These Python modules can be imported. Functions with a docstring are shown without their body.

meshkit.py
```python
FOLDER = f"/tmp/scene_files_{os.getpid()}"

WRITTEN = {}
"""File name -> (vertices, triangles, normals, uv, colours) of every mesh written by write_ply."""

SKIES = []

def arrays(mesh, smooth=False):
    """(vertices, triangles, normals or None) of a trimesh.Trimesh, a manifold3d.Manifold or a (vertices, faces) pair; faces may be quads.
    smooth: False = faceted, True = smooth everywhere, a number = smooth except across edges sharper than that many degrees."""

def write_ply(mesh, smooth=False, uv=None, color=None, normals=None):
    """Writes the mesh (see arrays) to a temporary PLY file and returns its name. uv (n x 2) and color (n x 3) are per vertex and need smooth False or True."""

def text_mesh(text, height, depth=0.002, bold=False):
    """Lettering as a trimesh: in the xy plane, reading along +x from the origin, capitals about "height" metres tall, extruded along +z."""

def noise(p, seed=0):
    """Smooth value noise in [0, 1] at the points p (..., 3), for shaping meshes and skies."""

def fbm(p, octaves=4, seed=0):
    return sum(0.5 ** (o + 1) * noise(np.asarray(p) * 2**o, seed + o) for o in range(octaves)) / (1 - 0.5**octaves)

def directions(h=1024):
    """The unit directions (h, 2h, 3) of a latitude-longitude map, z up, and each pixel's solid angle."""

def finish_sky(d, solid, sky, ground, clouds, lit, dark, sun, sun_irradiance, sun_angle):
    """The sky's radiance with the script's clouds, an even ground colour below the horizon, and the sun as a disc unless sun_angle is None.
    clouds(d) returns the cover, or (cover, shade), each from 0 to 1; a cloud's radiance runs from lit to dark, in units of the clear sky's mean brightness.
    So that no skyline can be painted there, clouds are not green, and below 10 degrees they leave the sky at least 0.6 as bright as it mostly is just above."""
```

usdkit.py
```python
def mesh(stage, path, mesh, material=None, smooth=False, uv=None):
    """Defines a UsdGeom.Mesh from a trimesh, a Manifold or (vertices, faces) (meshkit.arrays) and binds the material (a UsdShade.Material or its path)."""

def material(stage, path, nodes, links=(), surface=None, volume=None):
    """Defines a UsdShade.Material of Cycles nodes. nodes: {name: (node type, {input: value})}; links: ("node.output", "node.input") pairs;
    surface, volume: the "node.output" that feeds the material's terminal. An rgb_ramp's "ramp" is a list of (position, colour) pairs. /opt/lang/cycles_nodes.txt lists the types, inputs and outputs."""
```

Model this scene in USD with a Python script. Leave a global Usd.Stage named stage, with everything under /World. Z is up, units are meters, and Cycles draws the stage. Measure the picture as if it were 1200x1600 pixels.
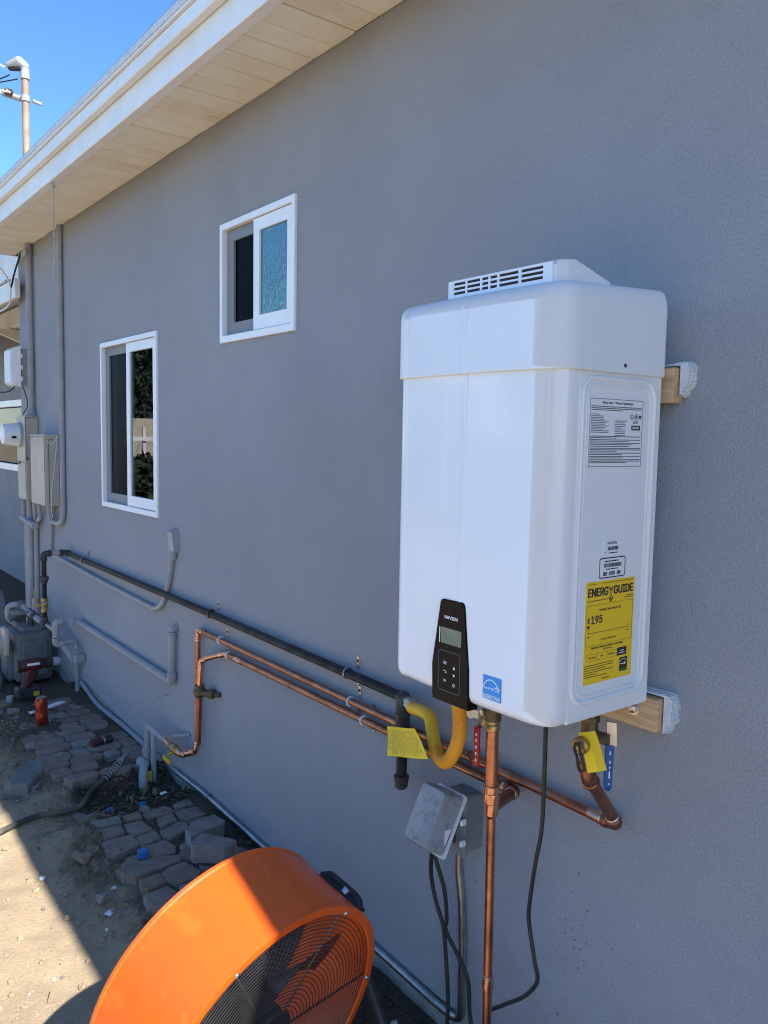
import math, random
import numpy as np, trimesh, shapely.geometry as sg, shapely.ops as so
from shapely import affinity
import manifold3d as mf
import usdkit, meshkit
from pxr import Usd, UsdGeom, UsdLux, UsdShade, Sdf, Gf

stage = Usd.Stage.CreateInMemory()
UsdGeom.SetStageUpAxis(stage, UsdGeom.Tokens.z)
UsdGeom.SetStageMetersPerUnit(stage, 1.0)
UsdGeom.Xform.Define(stage, '/World')
UsdGeom.Scope.Define(stage, '/World/Looks')

# ------------------------------------------------------------------ camera
cam = UsdGeom.Camera.Define(stage, '/World/Camera')
RIGHT = (0.60759919, 0.79404572, 0.01773743)
DOWN = (0.08258475, -0.04095043, -0.99574235)
FWD = (-0.78993859, 0.60647709, -0.09045751)
m = Gf.Matrix4d(*RIGHT, 0, *[-v for v in DOWN], 0, *[-v for v in FWD], 0, 0.0, 0.0, 1.75, 1)
cam.AddTransformOp().Set(m)
cam.CreateHorizontalApertureAttr(36.0)
cam.CreateVerticalApertureAttr(48.0)
cam.CreateFocalLengthAttr(36.0 * 1279.33 / 1200.0)
cam.CreateClippingRangeAttr(Gf.Vec2f(0.05, 5000))
cam.CreateExposureAttr(1.2)

# ------------------------------------------------------------------ sky and sun
SUN = np.array([1.048, 0.12, 1.0]); SUN /= np.linalg.norm(SUN)
EL, ROT = math.asin(SUN[2]), math.atan2(SUN[0], SUN[1])
sky = UsdLux.DomeLight.Define(stage, '/World/sky')
skym = usdkit.material(stage, '/World/Looks/sky', {
    's': ('sky_texture', {'sky_type': 'single_scattering', 'sun_disc': False, 'sun_elevation': EL, 'sun_rotation': ROT, 'air_density': 1.0, 'aerosol_density': 0.15, 'ozone_density': 6.0}),
    'h': ('hsv', {'saturation': 1.12}), 'b': ('background_shader', {'strength': 0.115})}, [('s.color', 'h.color'), ('h.color', 'b.color')], surface='b.background')
UsdShade.MaterialBindingAPI.Apply(sky.GetPrim()).Bind(skym)
sky.GetPrim().SetCustomDataByKey('kind', 'structure')
sun = UsdLux.DistantLight.Define(stage, '/World/sun')
sun.CreateNormalizeAttr(True); sun.CreateIntensityAttr(1.25); sun.CreateAngleAttr(0.53)
sun.CreateColorAttr(Gf.Vec3f(1.0, 0.95, 0.87))
_z = SUN; _x = np.cross([0, 0, 1.0], _z); _x /= np.linalg.norm(_x); _y = np.cross(_z, _x)
sun.AddTransformOp().Set(Gf.Matrix4d(*_x, 0, *_y, 0, *_z, 0, 0, 0, 0, 1))

# ------------------------------------------------------------------ materials
LOOKS = {}
def mat(name, c1, c2=None, rough=0.6, metal=0.0, scale=8.0, lo=0.4, hi=0.6, bump=0.0, bscale=None, bdist=0.002, spec=0.5, coat=0.0, trans=0.0, detail=5, spots=None, subs=0.0):
    """A principled surface whose colour runs from c1 to c2 with world-space noise, with fine relief."""
    n = {'p': ('principled_bsdf', {'base_color': c1, 'roughness': rough, 'metallic': metal, 'specular_ior_level': spec, 'coat_weight': coat, 'coat_roughness': 0.05, 'transmission_weight': trans}),
         'g': ('geometry', {})}
    l = []
    last = None
    if c2 is not None:
        n['n'] = ('noise_texture', {'scale': scale, 'detail': detail, 'roughness': 0.6})
        n['r'] = ('rgb_ramp', {'ramp': [(0, c1), (lo, c1), (hi, c2), (1, c2)]})
        l += [('g.position', 'n.vector'), ('n.fac', 'r.fac')]
        last = 'r.color'
    if spots:
        sc, cut, col = spots
        n['n3'] = ('noise_texture', {'scale': sc, 'detail': 3.0, 'roughness': 0.6})
        n['r3'] = ('rgb_ramp', {'ramp': [(0, (0, 0, 0)), (cut, (0, 0, 0)), (min(1, cut + .06), (1, 1, 1)), (1, (1, 1, 1))]})
        n['mx'] = ('mix_color', {'a': c1, 'b': col})
        l += [('g.position', 'n3.vector'), ('n3.fac', 'r3.fac'), ('r3.color', 'sp.color')]
        n['sp'] = ('rgb_to_bw', {})
        l += [('sp.val', 'mx.fac')]
        if last: l.append((last, 'mx.a'))
        last = 'mx.result'
    if last: l.append((last, 'p.base_color'))
    if bump:
        n['n2'] = ('noise_texture', {'scale': bscale or scale * 4, 'detail': 4.0, 'roughness': 0.65})
        n['b'] = ('bump', {'strength': bump, 'distance': bdist})
        l += [('g.position', 'n2.vector'), ('n2.fac', 'b.height'), ('b.normal', 'p.normal')]
    LOOKS[name] = usdkit.material(stage, '/World/Looks/' + name, n, l, surface='p.BSDF')
    return LOOKS[name]

LOOKS['stucco'] = usdkit.material(stage, '/World/Looks/stucco', {
    'g': ('geometry', {}), 'n': ('noise_texture', {'scale': 1.7, 'detail': 7.0, 'roughness': .62}), 'r': ('rgb_ramp', {'ramp': [(0, (.27, .272, .292)), (.35, (.308, .308, .328)), (.65, (.345, .344, .362)), (1, (.39, .387, .40))]}),
    'n2': ('noise_texture', {'scale': 300.0, 'detail': 3.0, 'roughness': .6}), 'r2': ('rgb_ramp', {'ramp': [(0, (.74, .74, .74)), (.38, (.82, .82, .82)), (.52, (1, 1, 1)), (1, (1.10, 1.10, 1.10))]}),
    'm': ('mix_color', {'blend_type': 'multiply', 'fac': 1.0, 'use_clamp': False}),
    'sx': ('separate_xyz', {}), 'h': ('map_range', {'from_min': .05, 'from_max': .55, 'to_min': .75, 'to_max': 0.0, 'clamp': True}), 'n4': ('noise_texture', {'scale': 9.0, 'detail': 6.0, 'roughness': .7}),
    'r4': ('rgb_ramp', {'ramp': [(0, (0, 0, 0)), (.45, (0, 0, 0)), (.75, (1, 1, 1)), (1, (1, 1, 1))]}), 'bw': ('rgb_to_bw', {}), 'mm': ('math', {'math_type': 'multiply'}), 'd': ('mix_color', {'b': (.30, .26, .21)}),
    'p': ('principled_bsdf', {'roughness': .92, 'specular_ior_level': .2}), 'mp': ('mapping', {'scale': (1.0, 1.0, .62)}), 'n3': ('noise_texture', {'scale': 280.0, 'detail': 3.0, 'roughness': .65}), 'b': ('bump', {'strength': 1.0, 'distance': .0052}),
    'n5': ('noise_texture', {'scale': 5.0, 'detail': 3.0}), 'b5': ('bump', {'strength': .35, 'distance': .02})},
    [('g.position', 'n.vector'), ('n.fac', 'r.fac'), ('g.position', 'mp.vector'), ('mp.vector', 'n2.vector'), ('n2.fac', 'r2.fac'), ('r.color', 'm.a'), ('r2.color', 'm.b'), ('g.position', 'sx.vector'), ('sx.z', 'h.value'),
     ('g.position', 'n4.vector'), ('n4.fac', 'r4.fac'), ('r4.color', 'bw.color'), ('bw.val', 'mm.value1'), ('h.result', 'mm.value2'), ('mm.value', 'd.fac'), ('m.result', 'd.a'), ('d.result', 'p.base_color'),
     ('g.position', 'n5.vector'), ('n5.fac', 'b5.height'), ('mp.vector', 'n3.vector'), ('n3.fac', 'b.height'), ('b5.normal', 'b.normal'), ('b.normal', 'p.normal')], surface='p.BSDF')
mat('stucco_far', (.22, .225, .24), (.25, .255, .27), rough=.92, scale=2.2, bump=.5, bscale=95, bdist=.005, spec=.2)
mat('footing', (.20, .19, .175), (.27, .255, .235), rough=.95, scale=14, bump=.6, bscale=60, bdist=.006)
mat('eave_white', (.78, .78, .77), (.72, .72, .70), rough=.5, scale=5, bump=.15, bscale=30)
mat('soffit', (.78, .73, .62), (.73, .67, .55), rough=.6, scale=6, bump=.25, bscale=40, bdist=.003)
mat('soffit_worn', (.75, .69, .57), (.68, .61, .49), rough=.65, scale=9, bump=.35, bscale=30, bdist=.003, spots=(22, .66, (.45, .37, .28)))
mat('soffit_pale', (.80, .76, .66), (.74, .69, .58), rough=.6, scale=4, bump=.25, bscale=40, bdist=.003)
mat('roof_edge', (.50, .51, .52), (.62, .62, .62), rough=.7, scale=60, bump=.4, bscale=160)
mat('shingle', (.12, .115, .11), (.18, .17, .16), rough=.95, scale=30, bump=.6, bscale=90)
mat('vinyl', (.80, .81, .82), (.76, .77, .78), rough=.35, scale=3)
mat('screen_frame', (.20, .205, .21), rough=.5)
mat('room_dark', (.035, .035, .038), rough=.9)
mat('curtain', (.045, .17, .20), (.13, .30, .33), rough=.8, scale=60, lo=.42, hi=.58, bump=.4, bscale=60)
mat('heater_white', (.755, .77, .785), rough=.24, coat=.35)
mat('heater_cap', (.70, .73, .765), rough=.5, spec=.25)
mat('dark_slot', (.02, .02, .024), rough=.7)
mat('panel_black', (.005, .005, .005), rough=.04, spec=.13)
mat('lcd', (.17, .20, .14), (.13, .16, .11), rough=.15, scale=20)
mat('print_white', (.78, .78, .76), rough=.5)
mat('label_white', (.74, .76, .78), rough=.45)
mat('print_black', (.018, .018, .02), rough=.5)
mat('print_grey', (.10, .10, .115), rough=.6)
mat('label_yellow', (.84, .545, .008), rough=.4)
mat('tag_yellow', (.88, .64, .02), (.84, .58, .02), rough=.5, scale=15)
mat('label_blue', (.02, .25, .62), rough=.4)
mat('label_green', (.02, .14, .03), rough=.4)
mat('copper', (.60, .27, .155), (.27, .115, .07), rough=.32, metal=1.0, scale=21, lo=.33, hi=.72, bump=.08, bscale=60)
mat('copper_bright', (.80, .45, .30), (.62, .30, .18), rough=.22, metal=1.0, scale=40, lo=.35, hi=.65, bump=.1, bscale=80)
mat('copper_dull', (.36, .16, .095), (.27, .115, .07), rough=.42, metal=1.0, scale=30, bump=.1, bscale=60)
mat('solder', (.75, .62, .55), (.62, .45, .36), rough=.25, metal=1.0, scale=60, bump=.3, bscale=120)
mat('brass', (.52, .36, .15), (.36, .25, .11), rough=.38, metal=1.0, scale=40, bump=.1, bscale=80)
mat('bronze_dark', (.12, .09, .06), (.18, .13, .08), rough=.5, metal=.8, scale=40, bump=.2, bscale=90)
mat('black_iron', (.016, .017, .017), (.042, .039, .034), rough=.5, metal=0.0, spec=.22, scale=18, lo=.45, hi=.7, bump=.15, bscale=80)
mat('iron_fitting', (.035, .034, .033), (.07, .063, .056), rough=.6, metal=.1, scale=40, bump=.3, bscale=120)
mat('grey_paint', (.29, .295, .31), (.34, .34, .35), rough=.55, scale=9, bump=.15, bscale=60)
mat('utility_beige', (.40, .355, .295), (.45, .40, .335), rough=.5, scale=7, bump=.08, bscale=60)
mat('utility_grey', (.30, .30, .30), (.34, .34, .34), rough=.5, scale=7)
mat('plastic_white', (.72, .74, .76), (.66, .68, .70), rough=.4, scale=12)
mat('galvanised', (.48, .49, .50), (.36, .37, .38), rough=.32, metal=1.0, scale=30, bump=.08, bscale=60)
mat('steel', (.60, .60, .61), (.45, .45, .46), rough=.28, metal=1.0, scale=40)
mat('flex_yellow', (.82, .46, .008), (.74, .38, .008), rough=.38, scale=12)
mat('flex_orange', (.80, .36, .006), (.72, .30, .006), rough=.38, scale=12)
mat('red_plastic', (.38, .02, .025), rough=.35)
mat('blue_plastic', (.010, .08, .30), rough=.35)
mat('blue_cap', (.008, .15, .42), rough=.35)
mat('rubber_black', (.014, .014, .015), (.024, .024, .025), rough=.5, scale=20)
mat('bubble_cover', (.33, .355, .385), (.22, .215, .205), rough=.62, spec=.3, scale=55, lo=.45, hi=.7, trans=.25, bump=.15, bscale=40)
mat('box_grey', (.17, .175, .18), (.21, .21, .215), rough=.55, scale=14, bump=.15, bscale=60)
mat('fan_orange', (.76, .108, .008), (.66, .09, .008), rough=.40, scale=9, lo=.5, hi=.72, coat=.12, spots=(9, .60, (.78, .128, .010)))
mat('wire_grey', (.13, .13, .135), rough=.28, metal=.8)
mat('blade', (.05, .05, .055), rough=.4, metal=.4)
mat('pine', (.50, .30, .155), (.40, .22, .105), rough=.7, scale=14, bump=.2, bscale=60)
mat('foam_white', (.80, .82, .84), (.70, .72, .75), rough=.9, scale=60, bump=1.0, bscale=220, bdist=.008)
mat('paver', (.20, .15, .118), (.265, .205, .165), rough=.95, scale=16, bump=.9, bscale=60, bdist=.008, spots=(70, .66, (.27, .25, .24)))
mat('paver_red', (.195, .128, .098), (.255, .175, .135), rough=.95, scale=16, bump=.9, bscale=60, bdist=.008, spots=(70, .66, (.25, .22, .21)))
mat('paver_grey', (.205, .172, .148), (.265, .228, .198), rough=.95, scale=16, bump=.9, bscale=60, bdist=.008, spots=(60, .62, (.30, .30, .31)))
mat('stone', (.15, .145, .135), (.21, .20, .185), rough=.95, scale=12, bump=.8, bscale=50, bdist=.006)
mat('leaf_dark', (.045, .034, .025), (.085, .062, .042), rough=.9, scale=30)
mat('leaf_dry', (.20, .145, .09), (.13, .09, .055), rough=.9, scale=30)
mat('straw', (.30, .24, .14), (.22, .17, .10), rough=.9, scale=30)
mat('grass_green', (.06, .11, .02), (.09, .13, .03), rough=.8, scale=30)
mat('drill_red', (.085, .016, .015), (.035, .011, .011), rough=.45, scale=20)
mat('can_red', (.26, .022, .018), (.36, .06, .02), rough=.25, metal=.5, scale=26, lo=.46, hi=.54)
mat('chain_zinc', (.55, .56, .58), (.42, .43, .45), rough=.35, metal=.4, scale=60)
mat('mast_peach', (.30, .19, .125), (.38, .27, .19), rough=.6, scale=12)
mat('wood_grey', (.17, .155, .135), (.23, .21, .18), rough=.9, scale=10, bump=.4, bscale=40)
mat('cream_block', (.52, .45, .34), (.46, .40, .30), rough=.9, scale=4)
mat('hedge', (.016, .034, .014), (.035, .06, .022), rough=.8, scale=20)
mat('hose_dusty', (.04, .04, .036), (.15, .12, .085), rough=.8, scale=9, lo=.42, hi=.66)
mat('tag_mustard', (.52, .34, .02), (.44, .29, .02), rough=.55, scale=30)
mat('meter_grey', (.115, .125, .125), (.155, .16, .158), rough=.6, scale=12, bump=.15, bscale=60)
mat('lawn', (.04, .075, .02), (.075, .11, .035), rough=.9, scale=3, bump=.5, bscale=60)
mat('bark', (.12, .085, .06), (.18, .13, .09), rough=.95, scale=20)

# dirt: sandy, fine grit, noisy patches that get darker towards the wall
LOOKS['dirt'] = usdkit.material(stage, '/World/Looks/dirt', {
    'g': ('geometry', {}), 'n': ('noise_texture', {'scale': 2.3, 'detail': 6.0, 'roughness': .65}), 'r': ('rgb_ramp', {'ramp': [(0, (.235, .175, .12)), (.35, (.315, .24, .16)), (.6, (.39, .30, .195)), (1, (.43, .335, .22))]}),
    'n2': ('noise_texture', {'scale': 160.0, 'detail': 3.0, 'roughness': .7}), 'r2': ('rgb_ramp', {'ramp': [(0, (.6, .6, .6)), (.42, (.9, .9, .9)), (.6, (1.03, 1.03, 1.03)), (.75, (1.2, 1.2, 1.22))]}),
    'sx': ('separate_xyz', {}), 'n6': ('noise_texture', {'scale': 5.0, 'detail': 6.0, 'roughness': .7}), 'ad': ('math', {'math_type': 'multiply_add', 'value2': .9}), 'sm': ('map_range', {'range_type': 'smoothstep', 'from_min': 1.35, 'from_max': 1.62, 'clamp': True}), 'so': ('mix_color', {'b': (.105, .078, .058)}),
    'm': ('mix_color', {'blend_type': 'multiply', 'fac': 1.0, 'use_clamp': False}), 'p': ('principled_bsdf', {'roughness': .95, 'specular_ior_level': .15}),
    'n3': ('noise_texture', {'scale': 70.0, 'detail': 5.0, 'roughness': .7}), 'b': ('bump', {'strength': .8, 'distance': .008})},
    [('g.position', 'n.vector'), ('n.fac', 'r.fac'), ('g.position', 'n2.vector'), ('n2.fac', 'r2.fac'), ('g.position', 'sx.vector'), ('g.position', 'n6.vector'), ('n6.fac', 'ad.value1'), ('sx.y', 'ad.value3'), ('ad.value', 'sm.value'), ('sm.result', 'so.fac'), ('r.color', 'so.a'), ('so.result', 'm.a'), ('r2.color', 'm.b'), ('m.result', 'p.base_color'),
     ('g.position', 'n3.vector'), ('n3.fac', 'b.height'), ('b.normal', 'p.normal')], surface='p.BSDF')

# board end grain / long grain for the mounting timbers
LOOKS['pine_grain'] = usdkit.material(stage, '/World/Looks/pine_grain', {
    'g': ('geometry', {}), 'mp': ('mapping', {'scale': (3.0, 60.0, 38.0)}), 'w': ('noise_texture', {'scale': 1.6, 'detail': 4.0, 'roughness': .6, 'distortion': 1.2}),
    'r': ('rgb_ramp', {'ramp': [(0, (.30, .15, .07)), (.42, (.46, .27, .14)), (.55, (.58, .37, .20)), (1, (.62, .43, .25))]}),
    'p': ('principled_bsdf', {'roughness': .7}), 'b': ('bump', {'strength': .3, 'distance': .002})},
    [('g.position', 'mp.vector'), ('mp.vector', 'w.vector'), ('w.fac', 'r.fac'), ('r.color', 'p.base_color'), ('w.fac', 'b.height'), ('b.normal', 'p.normal')], surface='p.BSDF')

def glass(name, tint, ior, rough=0.0, bump=0.0, refl=(.95, .97, 1)):
    n = {'t': ('transparent_bsdf', {'color': tint}), 'gl': ('glossy_bsdf', {'color': refl, 'roughness': rough, 'distribution': 'ggx'}), 'f': ('fresnel', {'IOR': ior}), 'm': ('mix_closure', {})}
    l = [('f.fac', 'm.fac'), ('t.BSDF', 'm.closure1'), ('gl.BSDF', 'm.closure2')]
    if bump:
        n.update({'g': ('geometry', {}), 'mp': ('mapping', {'scale': (1.0, 1.0, .35)}), 'n': ('noise_texture', {'scale': 130.0, 'detail': 2.0}), 'b': ('bump', {'strength': bump, 'distance': .008})})
        l += [('g.position', 'mp.vector'), ('mp.vector', 'n.vector'), ('n.fac', 'b.height'), ('b.normal', 'gl.normal')]
    LOOKS[name] = usdkit.material(stage, '/World/Looks/' + name, n, l, surface='m.closure')
glass('window_glass', (.55, .68, .66), 1.7)
glass('rain_glass', (.55, .72, .75), 3.0, .10, .32, (.72, .96, .97))
glass('screen_mesh', (.20, .20, .21), 1.06, .4)
glass('clear_plastic', (.80, .84, .88), 1.22, .05)

# ------------------------------------------------------------------ geometry helpers
def cat(*ms):
    out = []
    for x in ms:
        if isinstance(x, (list, tuple)): out += list(x)
        else: out.append(x)
    return trimesh.util.concatenate(out)

def box(x0, x1, y0, y1, z0, z1, c=0.0):
    """A box with chamfered edges."""
    lo, hi = np.minimum((x0, y0, z0), (x1, y1, z1)), np.maximum((x0, y0, z0), (x1, y1, z1))
    if c <= 0:
        b = trimesh.creation.box(hi - lo); b.apply_translation((lo + hi) / 2); return b
    c = min(c, *(0.45 * (hi - lo)))
    pts = []
    for s in np.ndindex(2, 2, 2):
        p = np.where(s, hi, lo).astype(float); d = np.where(s, -1, 1)
        for k in range(3):
            q = p + d * c; q[k] = p[k]; pts.append(q)
    return trimesh.convex.convex_hull(np.array(pts))

def fillet(pts, r, n=6):
    """Rounds the corners of a polyline."""
    pts = [np.array(p, float) for p in pts]
    out = [pts[0]]
    for i in range(1, len(pts) - 1):
        a, b, c = pts[i - 1], pts[i], pts[i + 1]
        u, v = a - b, c - b
        lu, lv = np.linalg.norm(u), np.linalg.norm(v)
        ri = r if np.isscalar(r) else r[i - 1]
        d = min(ri, .49 * lu, .49 * lv)
        p, q = b + u / lu * d, b + v / lv * d
        for t in np.linspace(0, 1, n):
            out.append((1 - t) ** 2 * p + 2 * t * (1 - t) * b + t * t * q)
    out.append(pts[-1])
    return np.array(out)

def spline(pts, n=10):
    """Catmull-Rom through the points."""
    P = np.array(pts, float); P = np.vstack([2 * P[0] - P[1], P, 2 * P[-1] - P[-2]])
    out = []
    for i in range(1, len(P) - 2):
        for t in np.linspace(0, 1, n, endpoint=False):
            a, b, c, d = P[i - 1], P[i], P[i + 1], P[i + 2]
            out.append(.5 * (2 * b + (c - a) * t + (2 * a - 5 * b + 4 * c - d) * t * t + (3 * b - a - 3 * c + d) * t ** 3))
    out.append(P[-2])
    return np.array(out)

def tube(pts, r, sides=14, closed=False):
    """A tube swept along a polyline; r may vary along it."""
    p = np.array(pts, float)
    keep = np.r_[True, np.linalg.norm(np.diff(p, axis=0), axis=1) > 1e-6]; r = np.broadcast_to(r, (len(p),))[keep]; p = p[keep]
    t = np.zeros_like(p)
    if closed:
        t = np.roll(p, -1, 0) - np.roll(p, 1, 0)
    else:
        t[1:-1] = p[2:] - p[:-2]; t[0] = p[1] - p[0]; t[-1] = p[-1] - p[-2]
    t /= np.linalg.norm(t, axis=1, keepdims=True)
    a = np.cross(t[0], [0, 0, 1.0] if abs(t[0][2]) < .9 else [1.0, 0, 0]); a /= np.linalg.norm(a)
    rings = []
    ang = np.arange(sides) * 2 * np.pi / sides
    for i in range(len(p)):
        a = a - t[i] * (a @ t[i]); a /= np.linalg.norm(a); b = np.cross(t[i], a)
        rings.append(p[i] + r[i] * (np.cos(ang)[:, None] * a + np.sin(ang)[:, None] * b))
    v = np.vstack(rings); n = len(p); f = []
    m_ = n if closed else n - 1
    for i in range(m_):
        k = (i + 1) % n
        for j in range(sides):
            j2 = (j + 1) % sides
            f += [(i * sides + j, i * sides + j2, k * sides + j2), (i * sides + j, k * sides + j2, k * sides + j)]
    if not closed:
        v = np.vstack([v, p[0], p[-1]]); c0, c1 = len(v) - 2, len(v) - 1
        for j in range(sides):
            j2 = (j + 1) % sides
            f += [(c0, j2, j), (c1, (n - 1) * sides + j, (n - 1) * sides + j2)]
    return trimesh.Trimesh(v, f, process=False)

def cyl(a, b, r, sides=18, c=0.0):
    """A cylinder from a to b with chamfered ends."""
    a, b = np.array(a, float), np.array(b, float)
    if c <= 0: return tube([a, b], r, sides)
    d = (b - a) / np.linalg.norm(b - a)
    return tube([a, a + d * c, b - d * c, b], [r - c, r, r, r - c], sides)

def stack(a, d, prof, sides=20):
    """A turned piece: profile (distance along d, radius) from a."""
    a = np.array(a, float); d = np.array(d, float); d /= np.linalg.norm(d)
    s = []; rr = []
    for k, (h, r) in enumerate(prof):
        s.append(a + d * (h + k * 1e-5)); rr.append(max(r, 1e-4))
    return tube(s, rr, sides)

def hexnut(a, b, r): return tube([a, b], r, 6)

def prism(poly, to3, h):
    """A 2D shape (shapely or points) extruded by h; to3 = (origin, u, v, n)."""
    if not hasattr(poly, 'geom_type'): poly = sg.Polygon(poly)
    o, u, v, n = (np.array(k, float) for k in to3)
    geoms = getattr(poly, 'geoms', [poly])
    ms = []
    for g in geoms:
        if g.area < 1e-10: continue
        e = trimesh.creation.extrude_polygon(g, h, engine='earcut')
        P = np.array(e.vertices)
        w = o + P[:, :1] * u + P[:, 1:2] * v + P[:, 2:] * n
        f = e.faces if np.dot(np.cross(u, v), n) > 0 else e.faces[:, ::-1]
        ms.append(trimesh.Trimesh(w, f, process=False))
    return cat(ms)

def text(s, h, to3, depth=.0003, bold=False, width=None):
    t = meshkit.text_mesh(s, h, depth, bold)
    o, u, v, n = (np.array(k, float) for k in to3)
    P = np.array(t.vertices)
    if width: P[:, 0] *= width / P[:, 0].max()
    return trimesh.Trimesh(o + P[:, :1] * u + P[:, 1:2] * v + P[:, 2:] * n, t.faces, process=False)

def loft(rings, cap=True):
    """Joins rings of equal vertex count, closing both ends."""
    n = len(rings[0]); v = np.vstack(rings); f = []
    for i in range(len(rings) - 1):
        for j in range(n):
            j2 = (j + 1) % n
            f += [(i * n + j, i * n + j2, (i + 1) * n + j2), (i * n + j, (i + 1) * n + j2, (i + 1) * n + j)]
    if cap:
        v = np.vstack([v, rings[0].mean(0), rings[-1].mean(0)]); a, b = len(v) - 2, len(v) - 1; k = (len(rings) - 1) * n
        for j in range(n):
            j2 = (j + 1) % n
            f += [(a, j2, j), (b, k + j, k + j2)]
    return trimesh.Trimesh(v, f, process=False)

def inset(pts, d):
    """Moves a closed counter-clockwise outline inwards by d."""
    p = np.array(pts, float); a = p - np.roll(p, 1, 0); b = np.roll(p, -1, 0) - p
    na = np.stack([-a[:, 1], a[:, 0]], 1); nb = np.stack([-b[:, 1], b[:, 0]], 1)
    na /= np.linalg.norm(na, axis=1, keepdims=True); nb /= np.linalg.norm(nb, axis=1, keepdims=True)
    k = na + nb; k /= np.maximum((k * na).sum(1, keepdims=True), .3) ** 1
    return p + k * d

def rrect(x0, x1, y0, y1, r, n=6):
    return sg.box(x0 + r, y0 + r, x1 - r, y1 - r).buffer(r, quad_segs=n)

def hull(pts): return trimesh.convex.convex_hull(np.array(pts, float))

def hullspheres(balls, sub=2):
    """Rounded body: hull of balls (centre, radius)."""
    P = []
    s = trimesh.creation.icosphere(sub, 1.0).vertices
    for c, r in balls: P.append(np.array(c) + r * s)
    return trimesh.convex.convex_hull(np.vstack(P))

def rough_up(mesh, amp, scale, seed=0, sub=0):
    for _ in range(sub): mesh = mesh.subdivide()
    v = np.array(mesh.vertices); n = np.array(mesh.vertex_normals)
    d = meshkit.fbm(v * scale + 37.1 * seed, 3, seed) - .5
    return trimesh.Trimesh(v + n * (d * 2 * amp)[:, None], mesh.faces, process=False)

# ------------------------------------------------------------------ scene-tree helpers
USED = {}
def path_for(parent, name):
    k = parent + '/' + name
    n = USED.get(k, -1) + 1; USED[k] = n
    return k if n == 0 else '%s_%03d' % (k, n)

class Thing:
    def __init__(self, path, base): self.path, self.base = path, np.array(base, float)

def tagp(prim, label=None, cat_=None, group=None, kind=None):
    for k, v in (('label', label), ('category', cat_), ('group', group), ('kind', kind)):
        if v: prim.SetCustomDataByKey(k, v)

def thing(name, label, category, base=(0, 0, 0), group=None, kind=None):
    p = path_for('/World', name)
    x = UsdGeom.Xform.Define(stage, p); x.AddTranslateOp().Set(Gf.Vec3d(*map(float, base)))
    tagp(x.GetPrim(), label, category, group, kind)
    return Thing(p, base)

def part(owner, name, mesh, material, smooth=35, label=None, kind=None):
    """One mesh under a thing or a part."""
    p = path_for(owner.path, name)
    v, f, nrm = meshkit.arrays(mesh, smooth)
    mm = trimesh.Trimesh(np.asarray(mesh.vertices) - owner.base, mesh.faces, process=False)
    g = usdkit.mesh(stage, p, mm, LOOKS[material], smooth)
    tagp(g.GetPrim(), label, kind=kind)
    return Thing(p, owner.base)

def single(name, mesh, material, label=None, category=None, group=None, kind=None, smooth=35, base=None):
    p = path_for('/World', name)
    base = mesh.bounds.mean(0) * [1, 1, 0] + [0, 0, mesh.bounds[0][2]] if base is None else np.array(base, float)
    mm = trimesh.Trimesh(np.asarray(mesh.vertices) - base, mesh.faces, process=False)
    g = usdkit.mesh(stage, p, mm, LOOKS[material], smooth)
    g.AddTranslateOp().Set(Gf.Vec3d(*map(float, base)))
    tagp(g.GetPrim(), label, category, group, kind)
    return Thing(p, base)

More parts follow.
